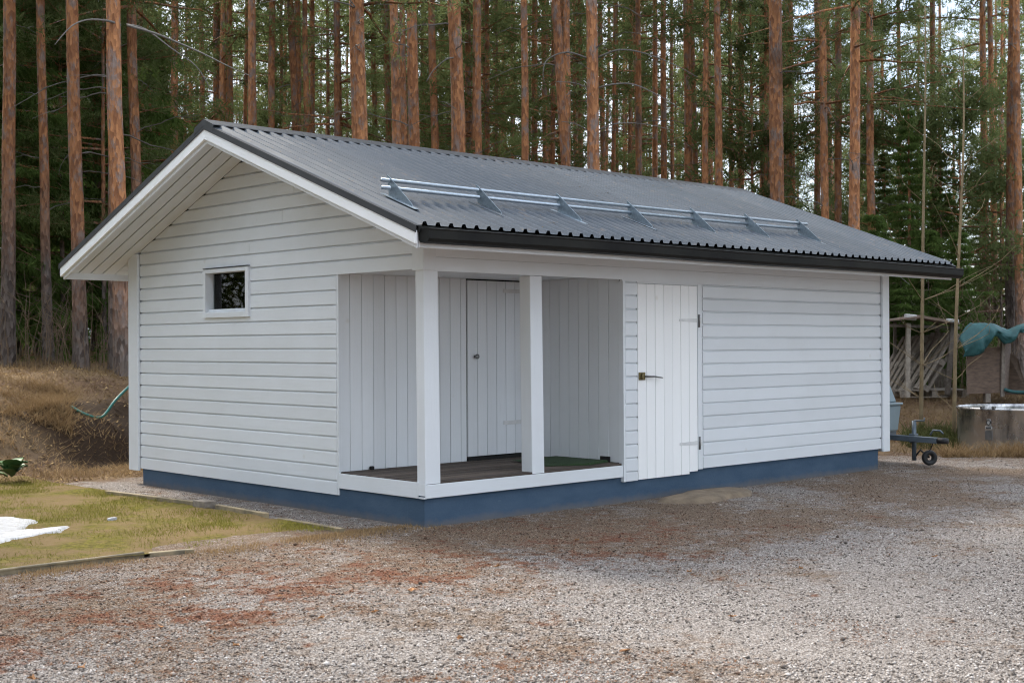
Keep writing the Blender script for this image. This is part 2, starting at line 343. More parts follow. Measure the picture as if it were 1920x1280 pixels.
d_, r_ = dirt_at(gx.ravel(), gy.ravel())
dirt = np.zeros((nD*nS, 4), np.float32); dirt[:, 0] = d_; dirt[:, 1] = r_; dirt[:, 3] = 1
for nm, arr in (('mask', mask), ('dirt', dirt)):
    at = gme.attributes.new(nm, 'FLOAT_COLOR', 'POINT'); at.data.foreach_set('color', arr.ravel())
ground = link('ground', gme, M['ground']); tag(ground, 'gravel yard rising into a brown needle covered forest floor', 'ground', kind='structure')
# loose gravel
N = 150000; D = 5.2*(18/5.2)**(rng.random(N)**1.15); S = (rng.random(N)*2-1)*.50*D
px, py = CX+SY*D+CYW*S, CY+CYW*D-SY*S
ok = ~((px > -.08) & (px < 7.25) & (py > -.06) & (py < 5.2)) & ~((px < -.5) & (py > .2)) & (py < 5.2) & ~((px > 2.8) & (px < 4.0) & (py > -.6) & (rng.random(N) < .7))
ok &= (fbm(px, py, .7, 77)+.25*rng.random(N) > .42)
px, py, D = px[ok], py[ok], D[ok]; N = len(px); pz = height(px, py)
oct_ = np.array([(1, 0, 0), (0, 1, 0), (-1, 0, 0), (0, -1, 0), (0, 0, 1), (0, 0, -1)], float); of = np.array([(0, 1, 4), (1, 2, 4), (2, 3, 4), (3, 0, 4), (1, 0, 5), (2, 1, 5), (3, 2, 5), (0, 3, 5)])
sz = .0032+.0068*rng.random(N)**2.4; sz = np.where(rng.random(N) < .004, sz*2.4, sz); V = oct_[None]*(.7+.6*rng.random((N, 6, 1)))*sz[:, None, None]*np.array([1, 1, .65]); th = rng.random(N)*6.28
cx_, sx_ = np.cos(th)[:, None], np.sin(th)[:, None]; V = np.stack([V[..., 0]*cx_-V[..., 1]*sx_, V[..., 0]*sx_+V[..., 1]*cx_, V[..., 2]], -1)
V += np.stack([px, py, pz+sz*.35], -1)[:, None]; Fp = (of[None]+6*np.arange(N)[:, None, None]).reshape(-1, 3)
sme = fastmesh('gravel', V.reshape(-1, 3), Fp); d_, r_ = dirt_at(np.repeat(px, 6), np.repeat(py, 6)); dirt = np.zeros((6*N, 4), np.float32); dirt[:, 0] = d_; dirt[:, 1] = r_
at = sme.attributes.new('dirt', 'FLOAT_COLOR', 'POINT'); at.data.foreach_set('color', dirt.ravel())
tag(link('gravel', sme, M['pebble']), 'loose grey and brown gravel spread over the yard', 'gravel', kind='stuff')
def blades(name, x, y, z, hmin, hmax, w, lean, mat):
    n = len(x); th = rng.random(n)*6.28; h = hmin+(hmax-hmin)*rng.random(n); la = rng.random(n)*6.28; le = lean*rng.random(n)*h
    a = np.stack([x-np.cos(th)*w, y-np.sin(th)*w, z-.01], -1); b = np.stack([x+np.cos(th)*w, y+np.sin(th)*w, z-.01], -1)
    c = np.stack([x+np.cos(la)*le, y+np.sin(la)*le, z+h], -1)
    return link(name, fastmesh(name, np.stack([a, b, c], 1).reshape(-1, 3), np.arange(3*n).reshape(-1, 3)), mat)
n = 52000; D = 5.3*(15/5.3)**rng.random(n); S = (rng.random(n)*2-1)*.48*D; x, y = CX+SY*D+CYW*S, CY+CYW*D-SY*S; d_, r_ = dirt_at(x, y)
k = (d_+r_*1.3+(fbm(x, y, 1.3, 81)-.47)*2.4+.5*rng.random(n) > .62) & ~((x > -.05) & (x < 7.2) & (y > -.03)) & ~((x < -.55) & (y > .25)) & (y < 5); x, y = x[k], y[k]; n = len(x); z = height(x, y)+.006+.006*rng.random(n)
th = rng.random(n)*6.28; ln = .010+.024*rng.random(n); wd = .0022+.003*rng.random(n)**3; c_, s_ = np.cos(th), np.sin(th)
V = np.stack([np.stack([x-s_*wd, y+c_*wd, z], -1), np.stack([x+s_*wd, y-c_*wd, z], -1), np.stack([x+c_*ln, y+s_*ln, z+.008*rng.random(n)], -1)], 1).reshape(-1, 3)
tag(link('needle_litter', fastmesh('needle_litter', V, np.arange(3*n).reshape(-1, 3)), M['litter']), 'reddish brown needles and bark flakes strewn over the gravel', 'litter', kind='stuff')
# lawn: raised mossy plot inside timber edging
LX1, LY0 = -.66, .30
lx, ly = np.meshgrid(np.linspace(-7.5, LX1, 90), np.linspace(LY0, 6.6, 90), indexing='ij')
fade_ = (1-ss(.0, .55+.3*fbm(lx, ly, 1.5, 52), ly-LY0))*ss(-2.35, -2.05, lx)
lz = .028+height(lx, ly)+(fbm(lx, ly, 2.2, 50)-.47)*.05-.075*fade_
ii = np.arange(8100).reshape(90, 90); lf = np.stack([ii[:-1, :-1], ii[1:, :-1], ii[1:, 1:], ii[:-1, 1:]], -1).reshape(-1, 4)
lawn = link('lawn', fastmesh('lawn', np.stack([lx, ly, lz], -1).reshape(-1, 3), lf, True), M['lawn']); tag(lawn, 'mossy yellow green lawn left of the shed', 'lawn', kind='structure')
n = 70000; bx_ = LX1-.04-rng.random(n)**1.2*5.2; by_ = LY0+.02+rng.random(n)*6.1; k = fbm(bx_, by_, 1.6, 60)+.25*rng.random(n) > .62; bx_, by_ = bx_[k], by_[k]
bl = blades('lawn_grass', bx_, by_, .03+height(bx_, by_), .008, .030, .0032, 1.8, M['lawngrass']); tag(bl, 'short moss and grass blades on the lawn', 'grass', kind='stuff')
n = 16000; bx_ = -5.2+rng.random(n)*5.4; by_ = .28-np.abs(rng.normal(0, .16, n)); k = fbm(bx_, by_, 2.2, 66)+.3*rng.random(n) > .62; bx_, by_ = bx_[k], by_[k]
tag(blades('edge_moss', bx_, by_, height(bx_, by_), .01, .035, .004, 1.4, M['drygrass']), 'brown moss and dead grass creeping over the gravel by the lawn edge', 'grass', kind='stuff')
# dry grass on the bank and behind the yard
n = 260000; bx_ = -7+rng.random(n)*26; by_ = -2+rng.random(n)*24; D, S = DS(bx_, by_)
zone = ((by_ > 5.75) & (bx_ < 7)) | ((D > 17.6) & (bx_ > 7.6)); keep = zone & (D < 30) & (np.abs(S/D) < .52) & (fbm(bx_, by_, .8, 70)+.35*rng.random(n) > .60) & (np.exp(-(((bx_-1.0)/1.3)**2+((by_-7.5)/.95)**4)) < .40)
bx_, by_ = bx_[keep], by_[keep]
tag(blades('dry_grass', bx_, by_, height(bx_, by_), .03, .17, .0055, 2.6, M['drygrass']), 'dry straw coloured grass on the bank and behind the yard', 'grass', kind='stuff')

# ------------------------------------------------------------------ the shed
GW, YP, GL, XP = 4.93, 1.25, 7.148, 2.47
PG, SLOPE, RY = .1325, .374, 2.464
shed = empty('outbuilding'); tag(shed, 'white weatherboarded outbuilding with grey metal roof, blue foundation and corner porch', 'shed')
def zr(y, base): return base+SLOPE*(RY-abs(y-RY))
PROF = [(0, .024), (0, 0), (.1115, 0), (.1205, .014), (1.0, .021), (1.0, .026)]
def plank(name, parent, face, b0, b1, t0, t1, z0, h, mat, prof=PROF):
    V = []; n = len(prof); j = (rng.random()-.5)*.0012
    for end in (0, 1):
        for zz, d in prof:
            zz = h if zz == 1.0 else min(zz*h/.1325 if h > .1 else zz*h/.1325, h); f = zz/h
            a = (b0+(t0-b0)*f) if end == 0 else (b1+(t1-b1)*f)
            V.append((d+j, a, z0+zz+Z0) if face == 'g' else (a, d+j, z0+zz+Z0))
    Fc = [tuple(range(n)), tuple(range(2*n-1, n-1, -1))]+[(i, (i+1) % n, n+(i+1) % n, n+i) for i in range(n)]
    return link(name, fixn(mesh(name, V, Fc)), mat, parent)
def soff(y): return zr(y, 2.39)
gable = empty('gable_wall', parent=shed)
WIN = (2.679, 3.538, 1.633, 2.133)
i = 0
while True:
    z0 = i*PG; z1 = z0+PG
    if z0 > 3.27: break
    lo = YP if z1 < 2.0 else .145
    b0, b1, t0, t1 = lo, GW, lo, GW
    if z0 >= 2.38:
        b0 = (z0-2.39)/SLOPE; b1 = GW-b0; t0 = min((z1-2.39)/SLOPE, RY-.01); t1 = GW-t0; b0 = max(b0, .0)
    segs = [(b0, b1, t0, t1)]
    if 13 <= i <= 15: segs = [(b0, WIN[0]+.02, t0, WIN[0]+.02), (WIN[1]-.02, b1, WIN[1]-.02, t1)]
    elif i > 15 and i % 2 == 1 and z0 < 2.9:
        q = .25+.5*rng.random(); mj = b0+(b1-b0)*q; segs = [(b0, mj-.001, t0, mj-.001), (mj+.001, b1, mj+.001, t1)]
    for sg in segs: plank('weatherboard', gable, 'g', *sg, z0, PG, M['wy'])
    i += 1
# lining behind the boards (keeps the inside dark), with the window opening left free
box('wall_lining', .028, .09, YP+.03, WIN[0], -.05+Z0, 2.3+Z0, M['dark'], gable)
box('wall_lining', .028, .09, WIN[1], GW, -.05+Z0, 2.3+Z0, M['dark'], gable)
box('wall_lining', .028, .09, WIN[0], WIN[1], -.05+Z0, WIN[2]+Z0, M['dark'], gable)
hexa('wall_lining', [(.028, .1, WIN[3]+Z0), (.09, .1, WIN[3]+Z0), (.09, GW, WIN[3]+Z0), (.028, GW, WIN[3]+Z0), (.028, RY-.1, 3.25+Z0), (.09, RY-.1, 3.25+Z0), (.09, RY+.1, 3.25+Z0), (.028, RY+.1, 3.25+Z0)], M['dark'], gable)
box('corner_board', -.03, .0, GW+.002, 5.118, -.025+Z0, 2.37+Z0, M['wz'], gable, .003)
box('corner_board', -.03, .10, 5.121, 5.146, -.025+Z0, 2.36+Z0, M['wz'], gable, .003)
box('edge_trim', .003, .025, YP-.03, YP-.002, .0+Z0, 1.985+Z0, M['wz'], gable)
# window
win = empty('window', parent=shed); wy0, wy1, wz0, wz1 = WIN[0], WIN[1], WIN[2]+Z0, WIN[3]+Z0; fwd = .052
box('frame', -.028, .10, wy0, wy0+fwd, wz0, wz1, M['wz'], win, .003); box('frame', -.028, .10, wy1-fwd, wy1, wz0, wz1, M['wz'], win, .003)
box('frame', -.027, .10, wy0+fwd, wy1-fwd, wz1-fwd*.85, wz1-.001, M['wy'], win, .003); box('frame', -.027, .10, wy0+fwd, wy1-fwd, wz0+.001, wz0+fwd*1.1, M['wy'], win, .003)
box('drip_flashing', -.036, .0, wy0-.005, wy1-.02, wz1+.001, wz1+.009, M['flash'], win)
box('pane', .070, .074, wy0+fwd, wy1-fwd, wz0+fwd*1.1, wz1-fwd*.85, M['glass'], win)
box('inner_sash', .105, .125, wy1-.262, wy1-.240, wz0+.02, wz1-.02, M['trailer'], win)
V = []; nC = 14
for k in range(nC): 
    yy = wy1-.05-.19*k/(nC-1); xx = .13+.012*math.sin(k*1.9); V += [(xx, yy, wz0+.0), (xx+.004, yy, wz1)]
link('curtain', mesh('curtain', V, [(2*k, 2*k+2, 2*k+3, 2*k+1) for k in range(nC-1)], True), M['curtain'], win)
tubeobj('hook', [(.2, wy0+.25, wz1), (.2, wy0+.245, wz1-.17), (.2, wy0+.21, wz1-.19)], [.012, .016, .008], M['curtain'], win, 6)
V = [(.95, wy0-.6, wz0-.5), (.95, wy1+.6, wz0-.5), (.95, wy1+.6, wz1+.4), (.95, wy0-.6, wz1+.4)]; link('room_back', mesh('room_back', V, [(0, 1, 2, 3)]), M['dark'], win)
# long front wall
front = empty('front_wall', parent=shed); ZR, PF = .068, .1348
for k in range(14): plank('weatherboard', front, 'f', 3.712, GL, 3.712, GL, ZR+k*PF, PF, M['wx'])
for a, b, x0, x1 in ((1.970, 2.09, .122, 2.469), (1.9565, 2.09, 2.4692, GL), (2.0905, 2.2255, .122, GL), (2.226, 2.36, .122, GL)):
    plank('beam_board', front, 'f', x0, x1, x0, x1, a, b-a, M['wx'], [(0, .03), (0, 0), (.128, 0), (.132, .004), (1.0, .004), (1.0, .03)])
zz = .02; hs_ = [.098]+[.1315]*14
for h in hs_:
    plank('weatherboard', front, 'f', 2.515, 2.688, 2.515, 2.688, zz, h, M['wx']); zz += h
    if zz > 1.95: break
box('edge_trim', XP, XP+.028, -.012, .05, .02+Z0, 1.956+Z0, M['wz'], front); box('edge_trim', XP+.029, XP+.044, .004, .05, .02+Z0, 1.956+Z0, M['wz'], front)
box('door_jamb', 3.632, 3.684, .003, .06, .06+Z0, 1.956+Z0, M['wz'], front, .003); box('door_jamb', 3.688, 3.709, .008, .06, .06+Z0, 1.955+Z0, M['wz'], front)
box('door_head', 2.69, 3.63, .006, .05, 1.940+Z0, 1.956+Z0, M['wx'], front)
box('wall_lining', XP+.03, GL, .045, .10, -.02+Z0, 2.36+Z0, M['dark'], front)
box('corner_board', GL+.002, 7.298, -.03, 0, .031+Z0, 2.33+Z0, M['wz'], front, .003); box('corner_board', 7.272, 7.297, .002, .12, .031+Z0, 2.33+Z0, M['wz'], front, .003)
box('end_wall', 7.20, 7.27, .02, 5.10, .03+Z0, 2.4+Z0, M['wy'], shed); box('back_wall', .03, 7.19, 5.05, 5.11, .0+Z0, 2.4+Z0, M['wx'], shed)
hexa('end_gable', [(7.2, .02, 2.4+Z0), (7.26, .02, 2.4+Z0), (7.26, 5.0, 2.4+Z0), (7.2, 5.0, 2.4+Z0), (7.2, RY-.02, 3.3+Z0), (7.26, RY-.02, 3.3+Z0), (7.26, RY+.02, 3.3+Z0), (7.2, RY+.02, 3.3+Z0)], M['wy'], shed)
# plank door in the front wall
door = empty('plank_door', parent=shed); dw = .926/7
for k in range(7):
    j = (rng.random()-.5)*.003
    box('door_plank', 2.702+k*dw, 2.702+(k+1)*dw-.004, .006+j, .032, (.023 if k < 6 else .045)+Z0, 1.937+Z0, M['door'], door, .002)
box('door_backing', 2.703, 3.625, .033, .042, .05+Z0, 1.93+Z0, M['dark'], door)
for hz in (1.585, .335):
    hexa('hinge', [(3.335, .001, hz-.012+Z0), (3.62, .001, hz-.02+Z0), (3.62, .006, hz-.02+Z0), (3.335, .006, hz-.012+Z0), (3.335, .001, hz+.012+Z0), (3.62, .001, hz+.02+Z0), (3.62, .006, hz+.02+Z0), (3.335, .006, hz+.012+Z0)], M['hingew'], door)
    tubeobj('hinge_pin', [(3.645, -.004, hz-.07+Z0), (3.645, -.004, hz+.06+Z0)], .011, M['steel'], door); box('hinge_leaf', 3.65, 3.685, -.003, .003, hz-.03+Z0, hz+.03+Z0, M['hingew'], door)
lt = box('latch_plate', 2.708, 2.80, -.006, .005, .995+Z0, 1.07+Z0, M['brass'], door, .003); tubeobj('latch_lever', [(2.79, -.02, 1.03+Z0), (2.90, -.035, 1.027+Z0), (3.02, -.04, 1.012+Z0)], [.011, .008, .006], M['steel'], door, 6)
tubeobj('latch_bolt', [(2.735, -.014, 1.0+Z0), (2.75, -.016, 1.06+Z0)], .012, M['brass'], door, 6)
# porch
porch = empty('porch', parent=shed); FT = .200+Z0
def vplanks(par, face, a0, a1, fixed, z0, z1, pitch, mat, off=0):
    a = a0
    while a < a1-.02:
        b = min(a+pitch, a1); j = (rng.random()-.5)*.004
        if face == 'y': box('wall_board', a, b-.004, fixed+j, fixed+.02, z0, z1, mat, par, .0025)
        else: box('wall_board', fixed+j, fixed+.02, a, b-.004, z0, z1, mat, par, .0025)
        a = b
DX0, DX1 = 1.578, 2.36
pw = empty('porch_back_wall', parent=shed); vplanks(pw, 'y', .022, DX0-.007, YP, FT+.002, 2.0+Z0, .134, M['wz']); vplanks(pw, 'y', DX1+.03, XP+.02, YP, FT+.002, 2.0+Z0, .134, M['wz'])
box('wall_lining', .1, XP, YP+.025, YP+.06, FT, 2.0+Z0, M['dark'], pw)
pr = empty('porch_side_wall', parent=shed); vplanks(pr, 'x', .052, YP-.004, XP, FT+.002, 2.0+Z0, .134, M['wz']); box('wall_lining', XP+.0225, XP+.03, .06, YP, FT, 2.0+Z0, M['dark'], pr)
idr = empty('inner_door', parent=shed); k = 0; a = DX0
while a < DX1-.02:
    b = min(a+.128, DX1); box('door_plank', a, b-.004, YP-.016+.003*rng.random(), YP+.012, FT+.045, 1.985+Z0, M['wz'], idr, .002); a = b
box('door_gap', DX0-.0065, DX1, YP+.013, YP+.020, FT, 1.99+Z0, M['dark'], idr); box('under_door_shade', DX0, DX1, YP-.012, YP+.011, FT+.001, FT+.03, M['dark'], idr)  # near-black boxes paint the shade in the gaps beside and under the door
V, F_ = lathe([(0, 0), (.014, 0), (.014, .02), (.024, .028), (.024, .04), (.012, .046), (0, .047)], 12)
kb = link('knob', mesh('knob', V, F_, True), M['steel'], idr, (1.67, YP-.016, 1.232+Z0)); kb.rotation_euler = (R(90), 0, 0)
for hz in (1.89, .56): box('hinge', 2.05, 2.33, YP-.022, YP-.0175, hz-.02+Z0, hz+.02+Z0, M['hingew'], idr)
box('ceiling', .03, XP, .04, YP+.02, 2.0+Z0, 2.02+Z0, M['wx'], porch)
fl = empty('porch_floor', parent=shed); a = .012
while a < YP-.02:
    b = min(a+.098, YP-.004); j = (rng.random()-.5)*.004; box('floor_plank', .022 if a > .02 else .03, XP-.004, a, b-.012, FT-.028+j, FT+j, M['deck'], fl, .003); a = b
box('floor_base', .03, XP, .03, YP, FT-.05, FT-.0295, M['dark'], fl)
box('skirt_board', .002, XP-.002, -.004, .010, .066+Z0, .180+Z0, M['wx'], porch, .003)
box('skirt_board', -.004, .010, .095, YP-.032, .062+Z0, .197+Z0, M['wy'], porch, .003); box('skirt_end', -.004, .0009, -.004, .094, .088+Z0, .190+Z0, M['wy'], porch); box('skirt_shim', -.012, .02, .0, .075, .064+Z0, .076+Z0, M['wy'], porch)
def post(x0, x1, y0, y1, xt0, xt1, zt):
    z0 = FT+.001-.02; return hexa('post', [(x0, y0, z0), (x1, y0, z0), (x1, y1, z0), (x0, y1, z0), (xt0, y0, zt), (xt1, y0, zt), (xt1, y1, zt), (xt0, y1, zt)], M['wz'], porch, .004)
post(.011, .178, .0105, .12, .0, .158, 1.99+Z0); post(1.258, 1.414, .0105, .15, 1.24, 1.392, 1.967+Z0)
box('post_seam', .052, .0545, .0085, .0112, FT, 1.967+Z0, M['dark'], porch) if False else None
box('post_capital', -.018, .121, -.012, .143, 1.972+Z0, 2.36+Z0, M['wz'], porch, .003)
# foundation
fdn = empty('foundation', parent=shed)
box('front_footing', .015, 7.118, .03, .25, -.12+0, .1+Z0, M['blue'], fdn); box('gable_footing', .0151, .22, .251, 4.90, -.3+0, .1+Z0, M['blue'], fdn)
box('end_footing', 6.9, 7.1179, .251, 4.90, -.3, .1+Z0, M['blue'], fdn); box('back_footing', .2201, 6.899, 4.7, 4.899, -.3, .1+Z0, M['blue'], fdn)
# roof
roof = empty('roof', parent=shed); XA, XB = -.60, 7.71; NSH = 8; WV = (XB-XA)/62
prof = [(0, 0), (.30, 0), (.40, .018), (.62, .020), (.72, .0)]
def sheet(k, side):
    n0, n1 = round(62*k/NSH), round(62*(k+1)/NSH); xs = []; zs = []
    for w_ in range(n0, n1):
        for u, h in prof: xs.append(XA+(w_+u)*WV); zs.append(h)
    xs.append(XA+n1*WV+.012); zs.append(.002); xs = np.array(xs); zs = np.array(zs); ys = np.linspace(-.655, RY-.015, 14)
    Y, X = np.meshgrid(ys, xs, indexing='ij'); Z = 2.518+SLOPE*Y+zs[None]*1.45+(fbm(X, Y, 1.2, 5)-.47)*.008+.0012*k
    Y = Y+(rng.random()-.5)*.008
    if side: Y = 2*RY-Y
    nY, nX = Y.shape; ii = np.arange(nY*nX).reshape(nY, nX); Fq = np.stack([ii[:-1, :-1], ii[:-1, 1:], ii[1:, 1:], ii[1:, :-1]], -1).reshape(-1, 4)
    if side: Fq = Fq[:, ::-1]
    o = link('roof_sheet', fastmesh('roof_sheet', np.stack([X, Y, Z+Z0], -1).reshape(-1, 3), Fq), M['roof'], roof)
    return o
for k in range(NSH): sheet(k, 0); sheet(k, 1)
def slopebar(name, x0, x1, ya, yb, base_lo, base_hi, mat, par, bev=0):     # bar following the roof slope between two y
    za = zr(ya, 0); zb = zr(yb, 0)
    return hexa(name, [(x0, ya, za+base_lo+Z0), (x1, ya, za+base_lo+Z0), (x1, yb, zb+base_lo+Z0), (x0, yb, zb+base_lo+Z0), (x0, ya, za+base_hi+Z0), (x1, ya, za+base_hi+Z0), (x1, yb, zb+base_hi+Z0), (x0, yb, zb+base_hi+Z0)], mat, par, bev)
BT = 3.389-SLOPE*RY
for sx in (0, 1):
    X = (lambda a: a) if sx == 0 else (lambda a: 7.115-a)
    for ya, yb in ((-.645, RY), (5.573, RY)):
        x0, x1 = sorted((X(-.625), X(-.598))); slopebar('bargeboard', x0, x1, ya, yb, BT-.103, BT, M['trim'], roof, .003)
        x0, x1 = sorted((X(-.597), X(-.572))); slopebar('inner_bargeboard', x0, x1, ya+.02*(1 if ya < 0 else -1), yb, BT-.14, BT-.02, M['wy'], roof, .003)
        x0, x1 = sorted((X(-.634), X(-.627))); slopebar('verge_flashing', x0, x1, ya-.02*(1 if ya < 0 else -1), yb, BT-.010, BT+.041, M['flash'], roof)
        x0, x1 = sorted((X(-.634), X(-.572))); slopebar('verge_cap', x0, x1, ya-.02*(1 if ya < 0 else -1), yb, BT+.0415, BT+.047, M['flash'], roof)
        for q in range(4):      # soffit boards along the slope
            a, b = X(-.566+q*.142), X(-.566+q*.142+.124); x0, x1 = sorted((a, b))
            if q == 3: x0, x1 = sorted((X(-.566+q*.142), X(-.004)))
            slopebar('soffit_board', x0, x1, ya+.03*(1 if ya < 0 else -1), yb, 2.392, 2.410, M['wy'], roof)
        x0, x1 = sorted((X(-.57), X(.0))); slopebar('soffit_shade_backing', x0, x1, ya+.03*(1 if ya < 0 else -1), yb, 2.425, 2.44, M['dark'], roof)  # near-black sheet puts shade into the gaps between soffit boards
for side in (0, 1):
    Yf = (lambda a: a) if side == 0 else (lambda a: 2*RY-a)
    y0, y1 = sorted((Yf(-.632), Yf(-.606))); box('eave_fascia', -.57, 7.70, y0, y1, 2.098+Z0, 2.255+Z0, M['wx'], roof, .003)
    y0, y1 = sorted((Yf(-.66), Yf(-.634))); box('eave_shadow_flashing', -.6, 7.70, y0, y1, 2.215+Z0, 2.262+Z0, M['black'], roof)  # flashing coloured black to carry the shadow under the sheet edge
    for q in range(5):
        a = -.60+q*.121; b = a+.113; za, zb = 2.39+SLOPE*a, 2.39+SLOPE*b
        ya, yb = Yf(a), Yf(b); hexa('eave_soffit_board', [(.002, ya, za+Z0), (7.18, ya, za+Z0), (7.18, yb, zb+Z0), (.002, yb, zb+Z0), (.002, ya, za+.018+Z0), (7.18, ya, za+.018+Z0), (7.18, yb, zb+.018+Z0), (.002, yb, zb+.018+Z0)], M['wx'], roof)
    ya, yb = Yf(-.6), Yf(.1); hexa('soffit_shade_backing', [(.001, ya, 2.2+Z0), (7.18, ya, 2.2+Z0), (7.18, yb, 2.462+Z0), (.001, yb, 2.462+Z0), (.001, ya, 2.21+Z0), (7.18, ya, 2.21+Z0), (7.18, yb, 2.472+Z0), (.001, yb, 2.472+Z0)], M['dark'], roof)  # same near-black backing, shading the eave soffit gaps
# ridge cap
V = []; capp = [(-.17, -.058), (-.15, -.044), (-.03, .004), (0, .016), (.03, .004), (.15, -.044), (.17, -.058)]
for x in (-.636, 7.73):
    for dy, dz in capp: V.append((x, RY+dy, 3.462+dz+Z0-.002))
n = len(capp); link('ridge_cap', mesh('ridge_cap', V, [(k, k+1, n+k+1, n+k) for k in range(n-1)]), M['flash'], roof)
V = []; 
for x in (-.636, -.628):
    for dy, dz in capp: V.append((x, RY+dy, 3.46+dz+Z0-.002))
    for dy, dz in capp[::-1]: V.append((x, RY+dy, 3.40+dz+Z0-.002))
link('ridge_end', fixn(mesh('ridge_end', V, [tuple(range(14)), tuple(range(27, 13, -1))]+[(k, (k+1) % 14, 14+(k+1) % 14, 14+k) for k in range(14)])), M['flash'], roof)
# screws
for k in range(46):
    y = random.choice((-.5, .35, 1.0, 1.6, 2.2))+random.uniform(-.03, .03); w_ = random.randrange(62); x = XA+(w_+.86)*WV
    V, F_ = lathe([(0, .007), (.007, .006), (.010, 0)], 6); o = link('roof_screw', bpy.data.meshes.get('roof_screw') or mesh('roof_screw', V, F_), M['flash'], roof, (x, y, 2.518+SLOPE*y+Z0+.002))
n = 1500; x = XA+.05+rng.random(n)*(XB-XA-.1); y = -.6+rng.random(n)*2.95; k = fbm(x*.6, y, 1.6, 17)+.3*rng.random(n) > .62; x, y = x[k], y[k]; n = len(x); ph = ((x-XA)/WV) % 1
z = 2.518+SLOPE*y+Z0+1.45*np.interp(ph, [0, .3, .4, .62, .72, 1], [0, 0, .018, .02, 0, 0])+.014; th = rng.random(n)*6.28; ln = .012+.03*rng.random(n); wd = .003+.004*rng.random(n); c_, s_ = np.cos(th), np.sin(th)
V = np.stack([np.stack([x-s_*wd, y+c_*wd, z+c_*wd*SLOPE], -1), np.stack([x+s_*wd, y-c_*wd, z-c_*wd*SLOPE], -1), np.stack([x+c_*ln, y+s_*ln, z+s_*ln*SLOPE+.002], -1)], 1).reshape(-1, 3)
tag(link('roof_litter', fastmesh('roof_litter', V, np.arange(3*n).reshape(-1, 3)), M['rooflit']), 'yellow brown pine needles caught on the metal roof', 'litter', kind='stuff')
# gutters
def gutter(side):
    Yf = (lambda a: a) if side == 0 else (lambda a: 2*RY-a); g = empty('gutter', parent=shed)
    pr = [(-.640, 2.235), (-.640, 2.15), (-.655, 2.133), (-.70, 2.124), (-.745, 2.135), (-.762, 2.16), (-.765, 2.222), (-.772, 2.234), (-.764, 2.238), (-.758, 2.228), (-.757, 2.165), (-.742, 2.142), (-.70, 2.130), (-.658, 2.139), (-.646, 2.155), (-.646, 2.235)]
    V = []; xs = np.linspace(-.575, 7.735, 30); n = len(pr)
    for x in xs:
        dz = .010*math.sin(x*1.3)*.4-.012*(x/7.8-.3)
        for y, z in pr: V.append((x, Yf(y), z+dz+Z0))
    F_ = [(i*n+k, i*n+(k+1) % n, (i+1)*n+(k+1) % n, (i+1)*n+k) for i in range(len(xs)-1) for k in range(n)]+[tuple(range(n)), tuple((len(xs)-1)*n+k for k in range(n))]
    link('gutter_channel', fixn(mesh('gutter_channel', V, F_)), M['black'], g)
    for x in (-.582, 7.733):
        ov = pr[:9]; V = []
        for xx in (x, x+.01):
            for y, z in ov: V.append((xx, Yf(y*1.0), z+Z0+(.004 if x < 0 else -.010)))
        m = len(ov); link('end_cap', fixn(mesh('end_cap', V, [tuple(range(m)), tuple(range(2*m-1, m-1, -1))]+[(k, (k+1) % m, m+(k+1) % m, m+k) for k in range(m)])), M['black'], g)
gutter(0); gutter(1)
# snow guard
sg = empty('snow_guard', parent=shed)
pl = [(.10, .012), (.13, .19), (.105, .185), (-.19, .045), (-.215, .012)]
bme = None
for i, x in enumerate((-.285, .70, 1.70, 2.69, 3.67, 4.60, 5.58)):
    if bme is None:
        V = []
        for t in (-.003, .003):
            for y, h in pl: V.append((t, y, SLOPE*y+h))
        m = len(pl); bme = fixn(mesh('bracket', V, [tuple(range(m)), tuple(range(2*m-1, m-1, -1))]+[(k, (k+1) % m, m+(k+1) % m, m+k) for k in range(m)]))
        V = []
        for zz in (.021, .025):
            for xx, y in ((-.045, -.27), (.004, -.27), (.004, .17), (-.045, .17)): V.append((xx, y, SLOPE*y+zz))
        fme = fixn(mesh('bracket_foot', V, [(3, 2, 1, 0), (4, 5, 6, 7), (0, 1, 5, 4), (1, 2, 6, 5), (2, 3, 7, 6), (3, 0, 4, 7)]))
    lb = link('bracket', bme, M['galv'], sg, (x, 0, 2.518+Z0)); ft = link('foot', fme, M['rail'], sg, (x, 0, 2.518+Z0))
for y, h in ((.098, .150), (.088, .090)): tubeobj('rail', [(-.37, y, 2.518+SLOPE*y+h+Z0), (2.6, y, 2.518+SLOPE*y+h+Z0-.006), (5.74, y, 2.518+SLOPE*y+h+Z0)], .0165, M['rail'], sg, 10)

# give every part of the shed its own body: the cores carry the part's name, the pieces hang under it
CORES = {'gable_wall': 'wall_lining', 'front_wall': 'wall_lining', 'porch_back_wall': 'wall_lining', 'porch_side_wall': 'wall_lining', 'inner_door': 'door_gap', 'plank_door': 'door_backing', 'porch_floor': 'floor_base', 'porch': 'ceiling', 'window': 'room_back', 'roof': 'soffit_shade_backing', 'gutter': 'gutter_channel', 'foundation': '_footing'}
for e in list(shed.children):
    key = e.name.split('.')[0]
    if e.type != 'EMPTY' or key not in CORES: continue
    ch = list(e.children); cores = [o for o in ch if CORES[key] in o.name]; bm = bmesh.new()
    for o in cores: bm.from_mesh(o.data)
    me = bpy.data.meshes.new(key); bm.to_mesh(me); bm.free(); mt_ = cores[0].data.materials[0]
    for o in cores: bpy.data.objects.remove(o)
    bpy.data.objects.remove(e); part = link(key, me, mt_, shed)
    for o in ch:
        try: o.parent = part
        except ReferenceError: pass
